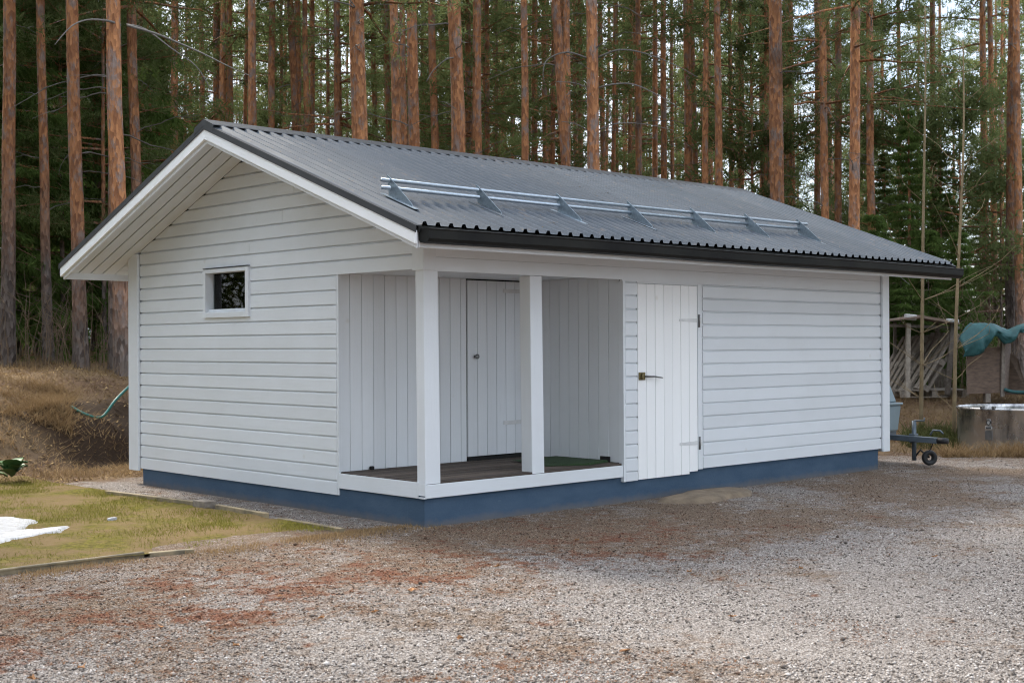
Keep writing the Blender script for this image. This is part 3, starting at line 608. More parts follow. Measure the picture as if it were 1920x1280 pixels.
# ------------------------------------------------------------------ things in the yard
mt = hexa('door_mat', [(1.72, .30, FT+.003), (2.09, .085, FT+.003), (2.455, .17, FT+.003), (2.45, .9, FT+.003), (1.80, .85, FT+.022), (2.10, .10, FT+.022), (2.44, .18, FT+.022), (2.44, .88, FT+.022)], M['mat']); tag(mt, 'green artificial turf mat on the porch floor', 'mat')
vb = box('vent_block', XP-.02, XP-.001, .16, .285, FT+.003, FT+.055, M['dark'], None, .003); tag(vb, 'small dark block standing at the foot of the porch side wall', 'block')
bk = box('door_stop', .36, .40, YP-.04, YP-.005, FT+.003, FT+.035, M['dark'], None, .006); tag(bk, 'small black stop at the foot of the porch back wall', 'door stop')
# doorstep slab
n_, m_ = 28, 8; V = [(3.42, -.30, float(height(3.42, -.3))+.055)]
for j in range(1, m_+1):
    for k in range(n_):
        a = 2*math.pi*k/n_; q = j/m_*(1+.22*math.sin(2*a+1)+.10*math.sin(5*a)); x, y = 3.42+.62*q*math.cos(a), min(-.30+.36*q*math.sin(a), .028); V.append((x, y, float(height(x, y))+.055*(1-(j/m_)**4)+.012*float(vnoise(x, y, 8, 2))-.02*(j == m_)))
sl_ = link('doorstep_slab', fixn(mesh('doorstep_slab', V, [(0, 1+k, 1+(k+1) % n_) for k in range(n_)]+[(1+(j-1)*n_+k, 1+j*n_+k, 1+j*n_+(k+1) % n_, 1+(j-1)*n_+(k+1) % n_) for j in range(1, m_) for k in range(n_)], True)), M['slab']); tag(sl_, 'low sandy brown doorstep mound below the plank door', 'doorstep')
# lawn edging
def edging(lab, x0, y0, x1, y1, w=.045, h=.055):
    d = Vector((x1-x0, y1-y0, 0)).normalized(); nn = Vector((-d.y, d.x, 0))*w/2; za, zb = float(height(x0, y0)), float(height(x1, y1))
    P = [(x0-nn.x, y0-nn.y, za-.03), (x0+nn.x, y0+nn.y, za-.03), (x1+nn.x, y1+nn.y, zb-.03), (x1-nn.x, y1-nn.y, zb-.03)]; P += [(a, b, c+.03+h) for a, b, c in P]
    tag(hexa('edging_board', P, M['edging'], None, .005), lab, 'edging board', 'timber edging round the lawn')
edging('weathered edging board along the near edge of the lawn', -3.9, .315, -2.38, .335, .035, .042); edging('short rotten edging end lying past the near lawn board', -2.34, .33, -2.02, .25, .05, .03)
edging('edging board nearest the porch corner along the gravel strip', -.655, .26, -.645, 1.20, .05, .04); edging('middle edging board of the lawn beside the gable wall', -.63, 1.42, -.60, 2.30, .05, .06)
edging('far edging board of the lawn beside the gable wall', -.62, 2.62, -.78, 4.15, .045, .06)
bx = box('edging_block', -.70, -.57, 2.36, 2.58, .01, .085, M['wood'], None, .006); tag(bx, 'short grey timber block between two lawn edging boards', 'timber block')
# snow
def snowpatch(lab, cx, cy, rx, ry, rot, h, seed):
    n, m = 40, 9; V = [(cx, cy, .03+float(height(cx, cy))+h)]
    for j in range(1, m+1):
        for k in range(n):
            a = 2*math.pi*k/n; rr = (1+.55*(float(fbm(math.cos(a)*1.5+seed, math.sin(a)*1.5, 1.2, seed))-.47)*2)*j/m
            x, y = rx*rr*math.cos(a), ry*rr*math.sin(a); X, Y = cx+x*math.cos(rot)-y*math.sin(rot), cy+x*math.sin(rot)+y*math.cos(rot)
            V.append((X, Y, .03+float(height(X, Y))+h*(1-(j/m)**3)*(.75+.5*float(vnoise(X, Y, 9, 3)))-.025*(j == m)+.01))
    F_ = [(0, 1+k, 1+(k+1) % n) for k in range(n)]+[(1+(j-1)*n+k, 1+j*n+k, 1+j*n+(k+1) % n, 1+(j-1)*n+(k+1) % n) for j in range(1, m) for k in range(n)]
    tag(link('snow_patch', fixn(mesh('snow_patch', V, F_, True)), M['snow']), lab, 'snow', 'melting snow on the lawn')
snowpatch('large melting snow patch at the left edge of the lawn', -2.93, 2.25, 1.0, .46, R(54), .016, 4); snowpatch('thin tongue of snow pointing towards the shed', -2.66, 1.86, .42, .19, R(20), .012, 11); snowpatch('tiny leftover snow crumb in the middle of the lawn', -1.67, 2.25, .06, .03, R(20), .008, 19)
# fallen leaves on the gravel
lsp = [(520, 1108, .05), (770, 1100, .07), (930, 1055, .05), (600, 1150, .045), (410, 1060, .05), (700, 1140, .04), (1370, 1150, .05), (1170, 1215, .07), (300, 1165, .045), (150, 1240, .05), (60, 1262, .05), (1500, 1060, .04), (1290, 1065, .05), (860, 1190, .05), (1080, 1005, .05), (1750, 1040, .04), (440, 1200, .05)]
for i, (u, v, sz_) in enumerate(lsp):
    D = FPX*1.53/(v-636); x, y = pix(u, D); a = random.random()*6; V = []
    for k, (r_, hh) in enumerate(((1, .0), (.45, .012), (.9, .02), (.5, .006), (1.1, .012), (.45, .02), (.8, .0), (.5, .01))):
        th = a+k*math.pi/4; V.append((x+sz_*.6*r_*math.cos(th), y+sz_*.6*r_*math.sin(th), float(height(x, y))+.012+hh*random.random()))
    V.append((x, y, float(height(x, y))+.008)); o = link('fallen_leaf', mesh('fallen_leaf', V, [(k, (k+1) % 8, 8) for k in range(8)]), M['chips'])
    tag(o, 'dry orange brown leaf lying on the gravel', 'leaf', 'fallen leaves on the gravel')
# garden hose on the bank
hp = [pix(u, D) for u, D in ((262, 18.0), (240, 17.7), (215, 17.4), (190, 17.2), (160, 17.1), (133, 17.2))]; hz = [1.53-(v-640)/FPX*D for v, D in ((700, 18.0), (717, 17.7), (742, 17.4), (772, 17.2), (793, 17.1), (800, 17.2))]
from mathutils.geometry import interpolate_bezier
def smooth(P, k=6):
    P = [Vector(p) for p in P]; out = []
    for i in range(len(P)-1):
        p0, p1, p2, p3 = P[max(i-1, 0)], P[i], P[i+1], P[min(i+2, len(P)-1)]
        for t in range(k):
            t /= k; out.append(.5*((2*p1)+(p2-p0)*t+(2*p0-5*p1+4*p2-p3)*t*t+(3*p1-p0-3*p2+p3)*t**3))
    return out+[P[-1]]
hpts = [(x, y, max(z, float(height(x, y))+.012)) for (x, y), z in zip(hp, hz)]
tag(tubeobj('garden_hose', smooth(hpts), .019, M['hose'], None, 8), 'green garden hose hanging over the hollow in the bank', 'hose')
# broad leaved plant at the left edge
bp = empty('broad_leaf_plant', (*pix(22, 14.6), 0)); bp.location.z = float(height(bp.location.x, bp.location.y))+.02; tag(bp, 'low plant with large glossy green leaves at the left photo edge', 'plant')
for k in range(13):
    a = k*2.4; r_ = .10+.05*(k % 4); ln = .20+.06*random.random(); wd = .10; P = []; F_ = []
    for i in range(6):
        t = i/5; ww = wd*math.sin(math.pi*min(t*.95+.08, 1))**.7; xx = r_*.4+ln*t; zz = .06+.13*t-.16*t*t+.03*(k % 3)
        P += [(xx, -ww, zz+.015), (xx, 0, zz-.01), (xx, ww, zz+.015)]
    for i in range(5):
        for j in range(2): F_.append((3*i+j, 3*i+j+1, 3*i+4+j, 3*i+3+j))
    o = link('leaf', mesh('leaf', P, F_, True), M['leafbig'], bp); o.rotation_euler = (0, random.uniform(-.75, -.15), a)

# trailer behind the end wall
tr = empty('covered_trailer', (7.72, .07, 0)); tag(tr, 'small grey trailer with moulded hood parked behind the end of the shed', 'trailer')
def taper(name, x0, x1, y0, y1, z0, z1, dx, dy, mat, bev=.02): return hexa(name, [(x0, y0, z0), (x1, y0, z0), (x1, y1, z0), (x0, y1, z0), (x0+dx, y0+dy, z1), (x1-dx, y0+dy, z1), (x1-dx, y1-dy, z1), (x0+dx, y1-dy, z1)], mat, tr, bev)
taper('body', -.36, .36, .24, 1.7, .40, .735, -.03, -.03, M['trailer']); taper('rim', -.40, .40, .19, 1.75, .7355, .765, 0, 0, M['trailer'], .008)
taper('hood', -.37, .355, .25, 1.68, .7655, 1.0, .05, .07, M['trailer']); taper('hood_crown', -.30, .285, .35, 1.6, 1.0005, 1.12, .12, .14, M['trailer'])
box('underframe', -.34, .34, .26, 1.65, .33, .399, M['trailerm'], tr)
hexa('drawbar', [(-.045, -.50, .30), (.045, -.50, .30), (.045, .6, .325), (-.045, .6, .325), (-.045, -.50, .372), (.045, -.50, .372), (.045, .6, .385), (-.045, .6, .385)], M['trailerm'], tr, .004)
tubeobj('coupling', [(0, -.63, .335), (0, -.50, .335)], [.035, .042], M['rubber'], tr); 
tubeobj('coupling_handle', [(0, -.40, .40), (.0, -.44, .46), (.02, -.52, .455), (.02, -.56, .42)], .012, M['trailerm'], tr, 6)
tubeobj('jockey_tube', [(.075, -.14, .07), (.075, -.14, .56)], .028, M['trailerm'], tr); tubeobj('jockey_crank', [(.075, -.14, .56), (.075, -.28, .565), (.075, -.28, .60)], .011, M['trailerm'], tr, 6)
box('jockey_clamp', .02, .11, -.18, -.10, .29, .40, M['trailerm'], tr, .004)
V, F_ = lathe([(.035, -.022), (.075, -.032), (.092, -.025), (.098, 0), (.092, .025), (.075, .032), (.035, .022), (.035, -.022)], 24); jw = link('jockey_wheel', mesh('jockey_wheel', V, F_, True), M['rubber'], tr, (.14, -.31, .108)); jw.rotation_euler = (R(90), 0, R(-38)); jw.scale = (.98, .98, 1.1)
tubeobj('jockey_fork', [(.075, -.14, .10), (.10, -.21, .20), (.14, -.31, .108)], .013, M['rubber'], tr, 6); tubeobj('cable', [(.03, -.42, .31), (.06, -.38, .24), (.11, -.33, .20)], .007, M['rubber'], tr, 5)
for sx in (-1, 1):
    V, F_ = lathe([(.10, -.06), (.24, -.075), (.27, -.05), (.27, .05), (.24, .075), (.10, .06), (.10, -.06)], 28); w_ = link('wheel', mesh('wheel', V, F_, True), M['rubber'], tr, (sx*.30, 1.0, .28)); w_.rotation_euler = (0, R(90), 0)
# steel tub
tx, ty = pix(1905, 18.6); tz = float(height(tx, ty)); tub = empty('steel_tub', (tx, ty, tz-.02)); tag(tub, 'round stained stainless steel tub lying in the dry grass', 'tub')
V, F_ = lathe([(.80, 0), (.80, .60), (.815, .615), (.815, .64), (.79, .645), (.785, .60), (.785, .10), (0, .10)], 56); link('shell', mesh('shell', V, F_, True), M['tub'], tub)
fa = Vector((-SY, -CYW, 0))
def ontub(u, z, r=.803):      # point on the tub side as bearing offset from the camera-facing point
    a = math.atan2(-CYW, -SY)+u; return Vector((r*math.cos(a), r*math.sin(a), z)), a
for z, w_, h, mt_ in ((.45, .055, .085, M['stone']), (.375, .10, .04, M['stone']), (.27, .11, .14, M['steel'])):
    q, a = ontub(-.83, z); o = box('badge', -.004, .004, -w_/2, w_/2, -h/2, h/2, mt_, tub, .002); o.location = q; o.rotation_euler = (0, 0, a)
for k in range(4):
    q, a = ontub(-.83+(k-1.5)*.024, .375, .808); o = box('badge_mark', -.002, .002, -.007, .007, -.011, .011, M['dark'], tub); o.location = q; o.rotation_euler = (0, 0, a)
q, a = ontub(-.83, .45, .809); V, F_ = tube([(0, .028*math.cos(t*.4488), .033*math.sin(t*.4488)) for t in range(15)], .006, 5); o = link('badge_ring', mesh('badge_ring', V, F_, True), M['dark'], tub, q); o.rotation_euler = (0, 0, a)
for u in (-.95, -.74):
    q, a = ontub(u, .655, .80); o = box('rim_clip', -.03, .03, -.02, .02, -.02, .02, M['steel'], tub, .004); o.location = q; o.rotation_euler = (0, 0, a)
q, a = ontub(-.70, .06, .86); V, F_ = lathe([(0, .05), (.03, .045), (.04, .02), (.03, 0), (.022, -.06), (.03, -.1)], 14); o = link('drain_valve', mesh('drain_valve', V, F_, True), M['rail'], tub, q)
# heath mound, dry grass tufts in front of the tub
def tuftmound(name, lab, cat, u0, u1, D0, D1, n, h0, h1, w, mat, kind='stuff', lean=1.2):
    uu = u0+(u1-u0)*rng.random(n); DD = D0+(D1-D0)*rng.random(n); S = (uu-960)/FPX*DD; x = CX+SY*DD+CYW*S; y = CY+CYW*DD-SY*S
    k = fbm(x, y, 2.5, 91)+.25*rng.random(n) > .5; x, y = x[k], y[k]
    tag(blades(name, x, y, height(x, y), h0, h1, w, lean, mat), lab, cat, kind=kind)
tuftmound('dead_grass_mound', 'tangled dead grass along the foot of the steel tub', 'grass', 1765, 1990, 17.3, 17.75, 2600, .06, .25, .006, M['drygrass'], lean=2.2)
tuftmound('heath_shrub', 'low green heath growing round the foot of the saplings', 'shrub', 1690, 1800, 18.6, 20.0, 2600, .05, .28, .011, M['heath'])
tuftmound('straw_mound', 'matted straw hanging over the left lip of the hollow in the bank', 'grass', 0, 135, 16.6, 18.0, 4200, .05, .17, .006, M['drygrass'], lean=3.2)
tuftmound('straw_tussocks', 'short bent straw tussocks scattered over the foot of the bank', 'grass', -20, 250, 15.4, 17.2, 2600, .03, .11, .005, M['drygrass'], lean=3.0)
n = 16000; x = -4+rng.random(n)*11; y = 5.7+rng.random(n)*7; k = (x < 6.8)&((fbm(x, y, 1.1, 33)+.3*rng.random(n)) > .5); x, y = x[k], y[k]; n = len(x); z = height(x, y)+.008; th = rng.random(n)*6.28; ln = .02+.05*rng.random(n); wd = .004+.016*rng.random(n)**2; c_, s_ = np.cos(th), np.sin(th)
V = np.stack([np.stack([x-s_*wd, y+c_*wd, z+.01*rng.random(n)], -1), np.stack([x+s_*wd, y-c_*wd, z], -1), np.stack([x+c_*ln, y+s_*ln, z+.03*rng.random(n)], -1)], 1).reshape(-1, 3)
tag(link('bank_litter', fastmesh('bank_litter', V, np.arange(3*n).reshape(-1, 3)), M['rooflit']), 'dead leaves and bark flakes lying on the brown bank', 'litter', kind='stuff')
# saplings
def sapling(lab, u, D, top, lean, seed):
    x, y = pix(u, D); z = float(height(x, y)); r = random.Random(seed); e = empty('sapling', (x, y, z)); tag(e, lab, 'sapling', 'bare saplings beside the shed')
    P = []; R_ = []
    for i in range(14):
        t = i/13; P.append((lean*t+.035*math.sin(7*t+seed), -lean*.9*t+.03*math.cos(5*t), top*t)); R_.append(.030*(1-.8*t)+.003)
    tubeobj('stem', smooth(P, 3), np.interp(np.linspace(0, 1, 40), np.linspace(0, 1, 14), R_).tolist(), M['sapling'], e, 7)
    for k in range(22):
        t = .12+.85*r.random(); i = int(t*13); p = Vector(P[i]); a = r.random()*6.28; ln = .35+1.1*r.random()*(1-t*.4); d = Vector((math.cos(a), math.sin(a), .35+.5*r.random()))
        pts = [p, p+d*ln*.4+Vector((0, 0, -.02)), p+d*ln*.75+Vector((r.uniform(-.1, .1), r.uniform(-.1, .1), .02)), p+d*ln+Vector((r.uniform(-.15, .15), r.uniform(-.15, .15), .1))]
        tubeobj('twig', smooth(pts, 2), np.linspace(.006, .0018, 7).tolist(), M['sapling'], e, 4)
sapling('slim bare sapling standing nearest the shed corner', 1727, 20.0, 6.5, .06, 1); sapling('bare forked sapling rising beside the steel tub', 1789, 19.6, 6.0, .12, 2); 
# lean-to store with pallets
def V2(u, v, D): x, y = pix(u, D); return Vector((x, y, 1.53-(v-639)/FPX*D))
st = empty('pallet_shelter', V2(1735, 740, 23.6)); tag(st, 'rickety open shelter of grey posts under a sagging brown board roof', 'shelter')
def pole(name, par, a, b, w, d, mat, off=Vector((0, 0, 0))):
    a = Vector(a)-off; b = Vector(b)-off; t = (b-a).normalized(); s1 = t.cross(Vector((SY, CYW, 0))).normalized()*w/2; s2 = t.cross(s1).normalized()*d/2
    P = [a-s1-s2, a+s1-s2, a+s1+s2, a-s1+s2, b-s1-s2, b+s1-s2, b+s1+s2, b-s1+s2]; return hexa(name, P, mat, par, .003)
off = st.location.copy()
pole('post', st, V2(1701, 742, 23.0), V2(1703, 603, 23.0), .078, .07, M['woodl'], off); pole('post', st, V2(1677, 735, 24.6), V2(1678, 600, 24.6), .05, .06, M['wood'], off)
pole('post', st, V2(1776, 737, 23.2), V2(1787, 604, 23.2), .085, .07, M['wood'], off); pole('post', st, V2(1757, 720, 24.8), V2(1758, 600, 24.8), .06, .06, M['wood'], off)
for k in range(5):
    t = k/5; A = V2(1655, 601, 22.6+2.6*t); B = V2(1725, 593-3*t, 22.8+2.6*t); C = V2(1800, 606-2*t, 23.0+2.6*t)
    for a, b in ((A, B), (B, C)):
        dn = Vector((SY, CYW, 0))*.5; th = Vector((0, 0, .03)); P = [a, b, b+dn, a+dn]; hexa('roof_board', [q-off for q in P]+[q+th-off for q in P], M['ply'], st)
pole('cross_beam', st, V2(1664, 607, 23.1), V2(1798, 612, 23.3), .05, .06, M['wood'], off)
pole('back_rail', st, V2(1690, 672, 24.7), V2(1790, 672, 24.7), .04, .03, M['wood'], off)
for k in range(7): pole('back_board', st, V2(1742+k*5.6, 728, 24.4), V2(1742+k*5.6, 686+3*(k % 2), 24.4), .047, .02, M['wood'], off)
for lab, u, v, D, sc in (('white block weighing down the left of the shelter roof', 1707, 592, 22.9, (.19, .14, .10)), ('white board end on the right of the shelter roof', 1786, 599, 23.0, (.2, .12, .06))):
    q = V2(u, v, D); o = box('roof_weight', -sc[0]/2, sc[0]/2, -sc[1]/2, sc[1]/2, -sc[2]/2, sc[2]/2, M['stone'], None, .012); o.location = q; o.rotation_euler = (0, .1, -YAW); tag(o, lab, 'block', 'weights on the shelter roof')
def pallet(lab, base, rot, flat=False):
    e = empty('pallet', base); tag(e, lab, 'pallet', 'wooden pallets in the shelter'); e.rotation_euler = rot
    for z in (.0, .122):
        for k in range(5 if z else 3):
            yy = -.38+.76*k/(4 if z else 2); box('deck_slat', -.6, .6, yy-.05, yy+.05, z, z+.02, M['woodl'], e, .002)
    for xx in (-.55, 0, .55): box('stringer', xx-.05, xx+.05, -.42, .42, .102, .1215, M['woodl'], e)
    for xx in (-.55, 0, .55):
        for yy in (-.38, 0, .38): box('block', xx-.05, xx+.05, yy-.05, yy+.05, .0205, .1015, M['woodl'], e)
pallet('flat grey pallet on the ground under the shelter', V2(1738, 741, 23.7), (0, 0, -YAW))
pallet('leaning pallet nearest the right post of the shelter', V2(1748, 680, 23.7), (0, R(-56), -YAW+R(12))); pallet('leaning pallet in the middle of the shelter', V2(1719, 684, 24.0), (0, R(-56), -YAW+R(14))); pallet('leaning pallet at the left of the shelter behind the grey post', V2(1694, 686, 24.3), (0, R(-58), -YAW+R(10)))
# plywood bin under a teal tarpaulin
bn = empty('plywood_bin', V2(1850, 738, 22.0)); off = bn.location.copy(); tag(bn, 'weathered plywood bin standing on blocks beside the shelter', 'bin')
Fw = Vector((SY, CYW, 0)); Rt = Vector((CYW, -SY, 0))
def panel(name, par, a, b, c, d, th, mat, off): P = [a, b, c, d]; n_ = (b-a).cross(d-a).normalized()*th; hexa(name, [q-off for q in P]+[q+n_-off for q in P], mat, par)
panel('front_panel', bn, V2(1812, 736, 22.0), V2(1880, 734, 22.0), V2(1880, 648, 22.0), V2(1812, 650, 22.0), .02, M['ply'], off)
panel('side_panel', bn, V2(1881, 734, 22.03), V2(1893, 728, 23.0), V2(1893, 640, 23.0), V2(1881, 640, 22.03), .02, M['ply'], off); panel('side_panel', bn, V2(1812, 734, 22.03), V2(1822, 728, 23.0), V2(1822, 650, 23.0), V2(1812, 650, 22.03), .02, M['ply'], off)
pole('post', bn, V2(1879, 742, 21.95), V2(1881, 622, 21.95), .06, .05, M['wood'], off); pole('post', bn, V2(1936, 742, 22.2), V2(1938, 615, 22.2), .07, .06, M['wood'], off); pole('post', bn, V2(1815, 735, 22.5), V2(1815, 620, 22.5), .05, .05, M['wood'], off); pole('block', bn, V2(1850, 752, 22.05), V2(1850, 735, 22.05), .09, .12, M['wood'], off)
lp = empty('leaning_panel', V2(1905, 738, 22.4)); tag(lp, 'brown plywood sheet leaning inside the tarpaulin shelter', 'panel'); panel('sheet', lp, V2(1884, 738, 22.6), V2(1928, 738, 22.4), V2(1909, 672, 22.9), V2(1884, 652, 23.0), .02, M['ply'], lp.location.copy())
nu, nv = 80, 40; V = []
hem = lambda u: float(np.interp(u, [0, .05, .10, .16, .22, .28, .36, .42, .50, .60, .72, 1], [.42, .56, .52, .44, .22, .20, .34, .30, .13, .10, .17, .20]))
for j in range(nv):
    for i in range(nu):
        u = i/(nu-1); v = j/(nv-1); D = 23.3-1.5*min(v/.5, 1); drop = max(0, (v-.5)/.5); side = max(0, 1-u/.05)
        q = V2(1812+185*u+3*math.sin(v*9), 605, D); fold = abs(float(fbm(u*9, v*2.2, 1.0, 44))-.47)*2
        q.z += -.03+.07*float(fbm(u*5, v*4, 1.0, 12))-.05*fold-.10*math.exp(-((u-.42)/.09)**2)*(1-drop)
        q.z -= drop**1.1*hem(u)+.26*side*(1-drop*.5); q += Fw*(-.17*math.sin(min(drop*2.2, 1.57))-.22*fold*drop+.10*drop*drop); q -= Rt*(.10*side**.5+.05*fold*drop*math.cos(u*20))
        V.append(q)
tp = link('tarpaulin', mesh('tarpaulin', V, [(j*nu+i, j*nu+i+1, (j+1)*nu+i+1, (j+1)*nu+i) for j in range(nv-1) for i in range(nu-1)], True), M['tarp']); tag(tp, 'crumpled teal tarpaulin draped over the plywood bin', 'tarpaulin'); md = tp.modifiers.new('thick', 'SOLIDIFY'); md.thickness = .006
tarp2 = [V2(1882, 731, 21.9), V2(1900, 736, 21.85), V2(1930, 737, 21.85), V2(1960, 738, 21.9)]; tag(tubeobj('tarpaulin_roll', smooth([q+Vector((0, 0, .03)) for q in tarp2]), [.02]+[.03]*18, M['tarp'], None, 8), 'strip of teal tarpaulin lying on the ground by the plywood bin', 'tarpaulin')

# ------------------------------------------------------------------ forest
def needles(c, n, rad, ln, w, r, up=.3):
    """n narrow triangles radiating from around the points c"""
    k = len(c); cc = np.repeat(c, n, 0)+r.normal(0, rad, (k*n, 3)); d = r.normal(0, 1, (k*n, 3)); d[:, 2] += up; d /= np.linalg.norm(d, axis=1)[:, None]
    s = np.cross(d, r.normal(0, 1, (k*n, 3))); s /= np.linalg.norm(s, axis=1)[:, None]+1e-9; L_ = ln*(.6+.8*r.random((k*n, 1)))
    return np.stack([cc-s*w/2, cc+s*w/2, cc+d*L_], 1).reshape(-1, 3)
def thin(P, r0, r1):           # 3-sided limb
    return tube(P, np.linspace(r0, r1, len(P)).tolist(), 3, False)
def combine(limbs, tri, name, mats):
    V = []; F = []; n = 0
    for v, f in limbs: V += [tuple(q) for q in v]; F += [tuple(a+n for a in g) for g in f]; n += len(v)
    Vw = np.array(V, np.float32).reshape(-1, 3); Fw_ = np.array([(a, b, c) for a, b, c, d in F]+[(a, c, d) for a, b, c, d in F], np.int32).reshape(-1, 3)
    Va = np.concatenate([Vw, tri]); Fa = np.concatenate([Fw_, (np.arange(len(tri)).reshape(-1, 3)+len(Vw))]); me = fastmesh(name, Va, Fa)
    for m in mats: me.materials.append(m)
    mi = np.zeros(len(Fa), np.int32); mi[len(Fw_):] = 1; me.polygons.foreach_set('material_index', mi); return me
def pine_crown(seed, z0, z1, lmax, nb, nt, nn, nl=.17, nw=.034):
    r = np.random.default_rng(seed); limbs = []; cs = []
    for k in range(nb):
        t = r.random()**.85; z = z0+(z1-z0)*t; a = r.random()*6.28; ln = lmax*(1-.75*t**1.6)*(.55+.6*r.random()); el = .1+.6*t+r.normal(0, .18)
        d = np.array([math.cos(a), math.sin(a), 0]); P = []
        for i in range(5):
            q = i/4; P.append(d*ln*q+np.array([0, 0, z+ln*(el*q*.7-.35*q*q*(1-t)+.18*q**3)])+r.normal(0, .04, 3)*q)
        limbs.append(thin(P, .03*(1.2-t), .006)); P = np.array(P)
        m = int(nt*(.5+ln/lmax)); q = .30+.72*r.random(m)**.8; pts = np.stack([np.interp(q*4, range(5), P[:, j]) for j in range(3)], 1)
        sp_ = .10+.20*ln*q[:, None]*.5; pts += r.normal(0, 1, (m, 3))*sp_*np.array([1, 1, .55]); cs.append(pts)
    cs = np.concatenate(cs); return combine(limbs, needles(cs, nn, .05, nl, nw, r, .45), 'pine_crown', [M['bark'], M['pineN']])
def spruce_crown(seed, H, rmax, z0, step, nb):
    r = np.random.default_rng(seed); limbs = []; T = []
    z = z0
    while z < H-.15:
        t = (z-z0)/(H-z0); ln0 = rmax*(1-t)**.8*(.75+.4*r.random())+.10
        for k in range(nb):
            a = r.random()*6.28; ln = ln0*(.65+.5*r.random()); d = np.array([math.cos(a), math.sin(a), 0]); side = np.array([-d[1], d[0], 0]); P = []
            for i in range(5):
                q = i/4; P.append(d*ln*q+np.array([0, 0, z+ln*(.12*q-.62*q*q*(1-.75*t)+.20*q**3)]))
            limbs.append(thin(P, .018, .004)); P = np.array(P); m = int(7+16*ln); q = .12+.9*r.random(m); pts = np.stack([np.interp(np.clip(q, 0, 1)*4, range(5), P[:, j]) for j in range(3)], 1)
            lat = r.normal(0, 1, (m, 1))*.16*(1.1-q[:, None]*.5)*min(ln, 1.2); pts = pts+side*lat+np.array([0, 0, -1.])*np.abs(lat)*.35
            n = 7; cc = np.repeat(pts, n, 0)+r.normal(0, .03, (m*n, 3)); dd = d*.5+np.sign(np.repeat(lat, n, 0))*side*.6+np.array([0, 0, -.75])+r.normal(0, .38, (m*n, 3)); dd /= np.linalg.norm(dd, axis=1)[:, None]
            s_ = np.cross(dd, r.normal(0, 1, (m*n, 3))); s_ /= np.linalg.norm(s_, axis=1)[:, None]+1e-9; L_ = (.13+.17*r.random((m*n, 1))); T.append(np.stack([cc-s_*.011, cc+s_*.011, cc+dd*L_], 1).reshape(-1, 3))
        z += step*(.8+.4*r.random())
    return combine(limbs, np.concatenate(T), 'spruce_crown', [M['bark'], M['spruceN']])
def trunk_mesh(seed, H, bend=.12, flare=.35, n=12):
    r = np.random.default_rng(seed); zs = np.concatenate([np.linspace(-.4, 3, 12), np.linspace(3.4, H, 26)]); ph = r.random(4)*6.28; V = []
    for z in zs:
        rad = (1-.62*(max(z, 0)/H)**1.15)*(1+flare*math.exp(-max(z, 0)*2.2)); ox = bend*(math.sin(z*.35+ph[0])-math.sin(ph[0]))+.03*math.sin(z*1.9+ph[1]); oy = bend*(math.sin(z*.31+ph[2])-math.sin(ph[2]))
        for k in range(n):
            a = 2*math.pi*k/n; rr = rad*(1+.045*math.sin(3*a+z*1.3)+r.normal(0, .022)); V.append((ox, oy, rr, a, z))
    return V, len(zs), n
def trunk(seed, H, r0, bend=.12):
    V, m, n = trunk_mesh(seed, H, bend); P = [(ox+rr*r0*math.cos(a), oy+rr*r0*math.sin(a), z) for ox, oy, rr, a, z in V]
    return mesh('trunk', P, [(i*n+k, i*n+(k+1) % n, (i+1)*n+(k+1) % n, (i+1)*n+k) for i in range(m-1) for k in range(n)], True)
def dead_branch(seed):
    r = random.Random(seed); ln = r.uniform(.7, 2.3); P = []; up_ = r.uniform(-.05, .35); dr = r.uniform(.15, .5); sw = r.uniform(-.3, .3)
    for i in range(9):
        t = i/8; P.append((.05+ln*t, sw*t*t*ln+.03*math.sin(9*t+seed), ln*(up_*t-dr*t*t)+.02*math.sin(13*t)))
    V, F = thin(P, .017, .005); n0 = len(V)
    for k in range(r.randint(1, 4)):
        i = r.randint(3, 7); p = Vector(P[i]); d = Vector((r.uniform(.2, .8), r.uniform(-.8, .8), r.uniform(-.5, .2)))*r.uniform(.2, .6); v, f = thin([p, p+d*.5+Vector((0, 0, .02)), p+d], .007, .003); F += [tuple(a+len(V) for a in g) for g in f]; V += v
    return mesh('dead_branch', V, F, True)
TR = [trunk(100+k, 19, .5) for k in range(8)]              # unit trunks, 0.5 radius at the butt
CRH = [pine_crown(200+k, 9.4, 18.6, 2.1, 34, 14, 8) for k in range(3)]       # high crowns
CRL = [pine_crown(220+k, 6.2, 17.5, 1.8, 58, 13, 8) for k in range(4)]       # lower, fuller crowns
CRY = [pine_crown(240+k, 1.2, 6.2, 1.5, 46, 14, 9) for k in range(3)]        # young pines
SPC = [spruce_crown(260+k, 11, 2.0, .7, .34, 8) for k in range(3)]; SPY = [spruce_crown(280+k, 5.5, 1.35, .3, .24, 7) for k in range(2)]
CRN = [pine_crown(270+k, 1.8, 9.5, 2.3, 62, 26, 15, .115, .015) for k in range(2)]
CRM = [pine_crown(250+k, 6.3, 18.4, 2.3, 66, 16, 16, .12, .02) for k in range(2)]
DBR = [dead_branch(300+k) for k in range(9)]
print('forest meshes', [len(m.polygons) for m in CRH+CRL+CRY+SPC+SPY])
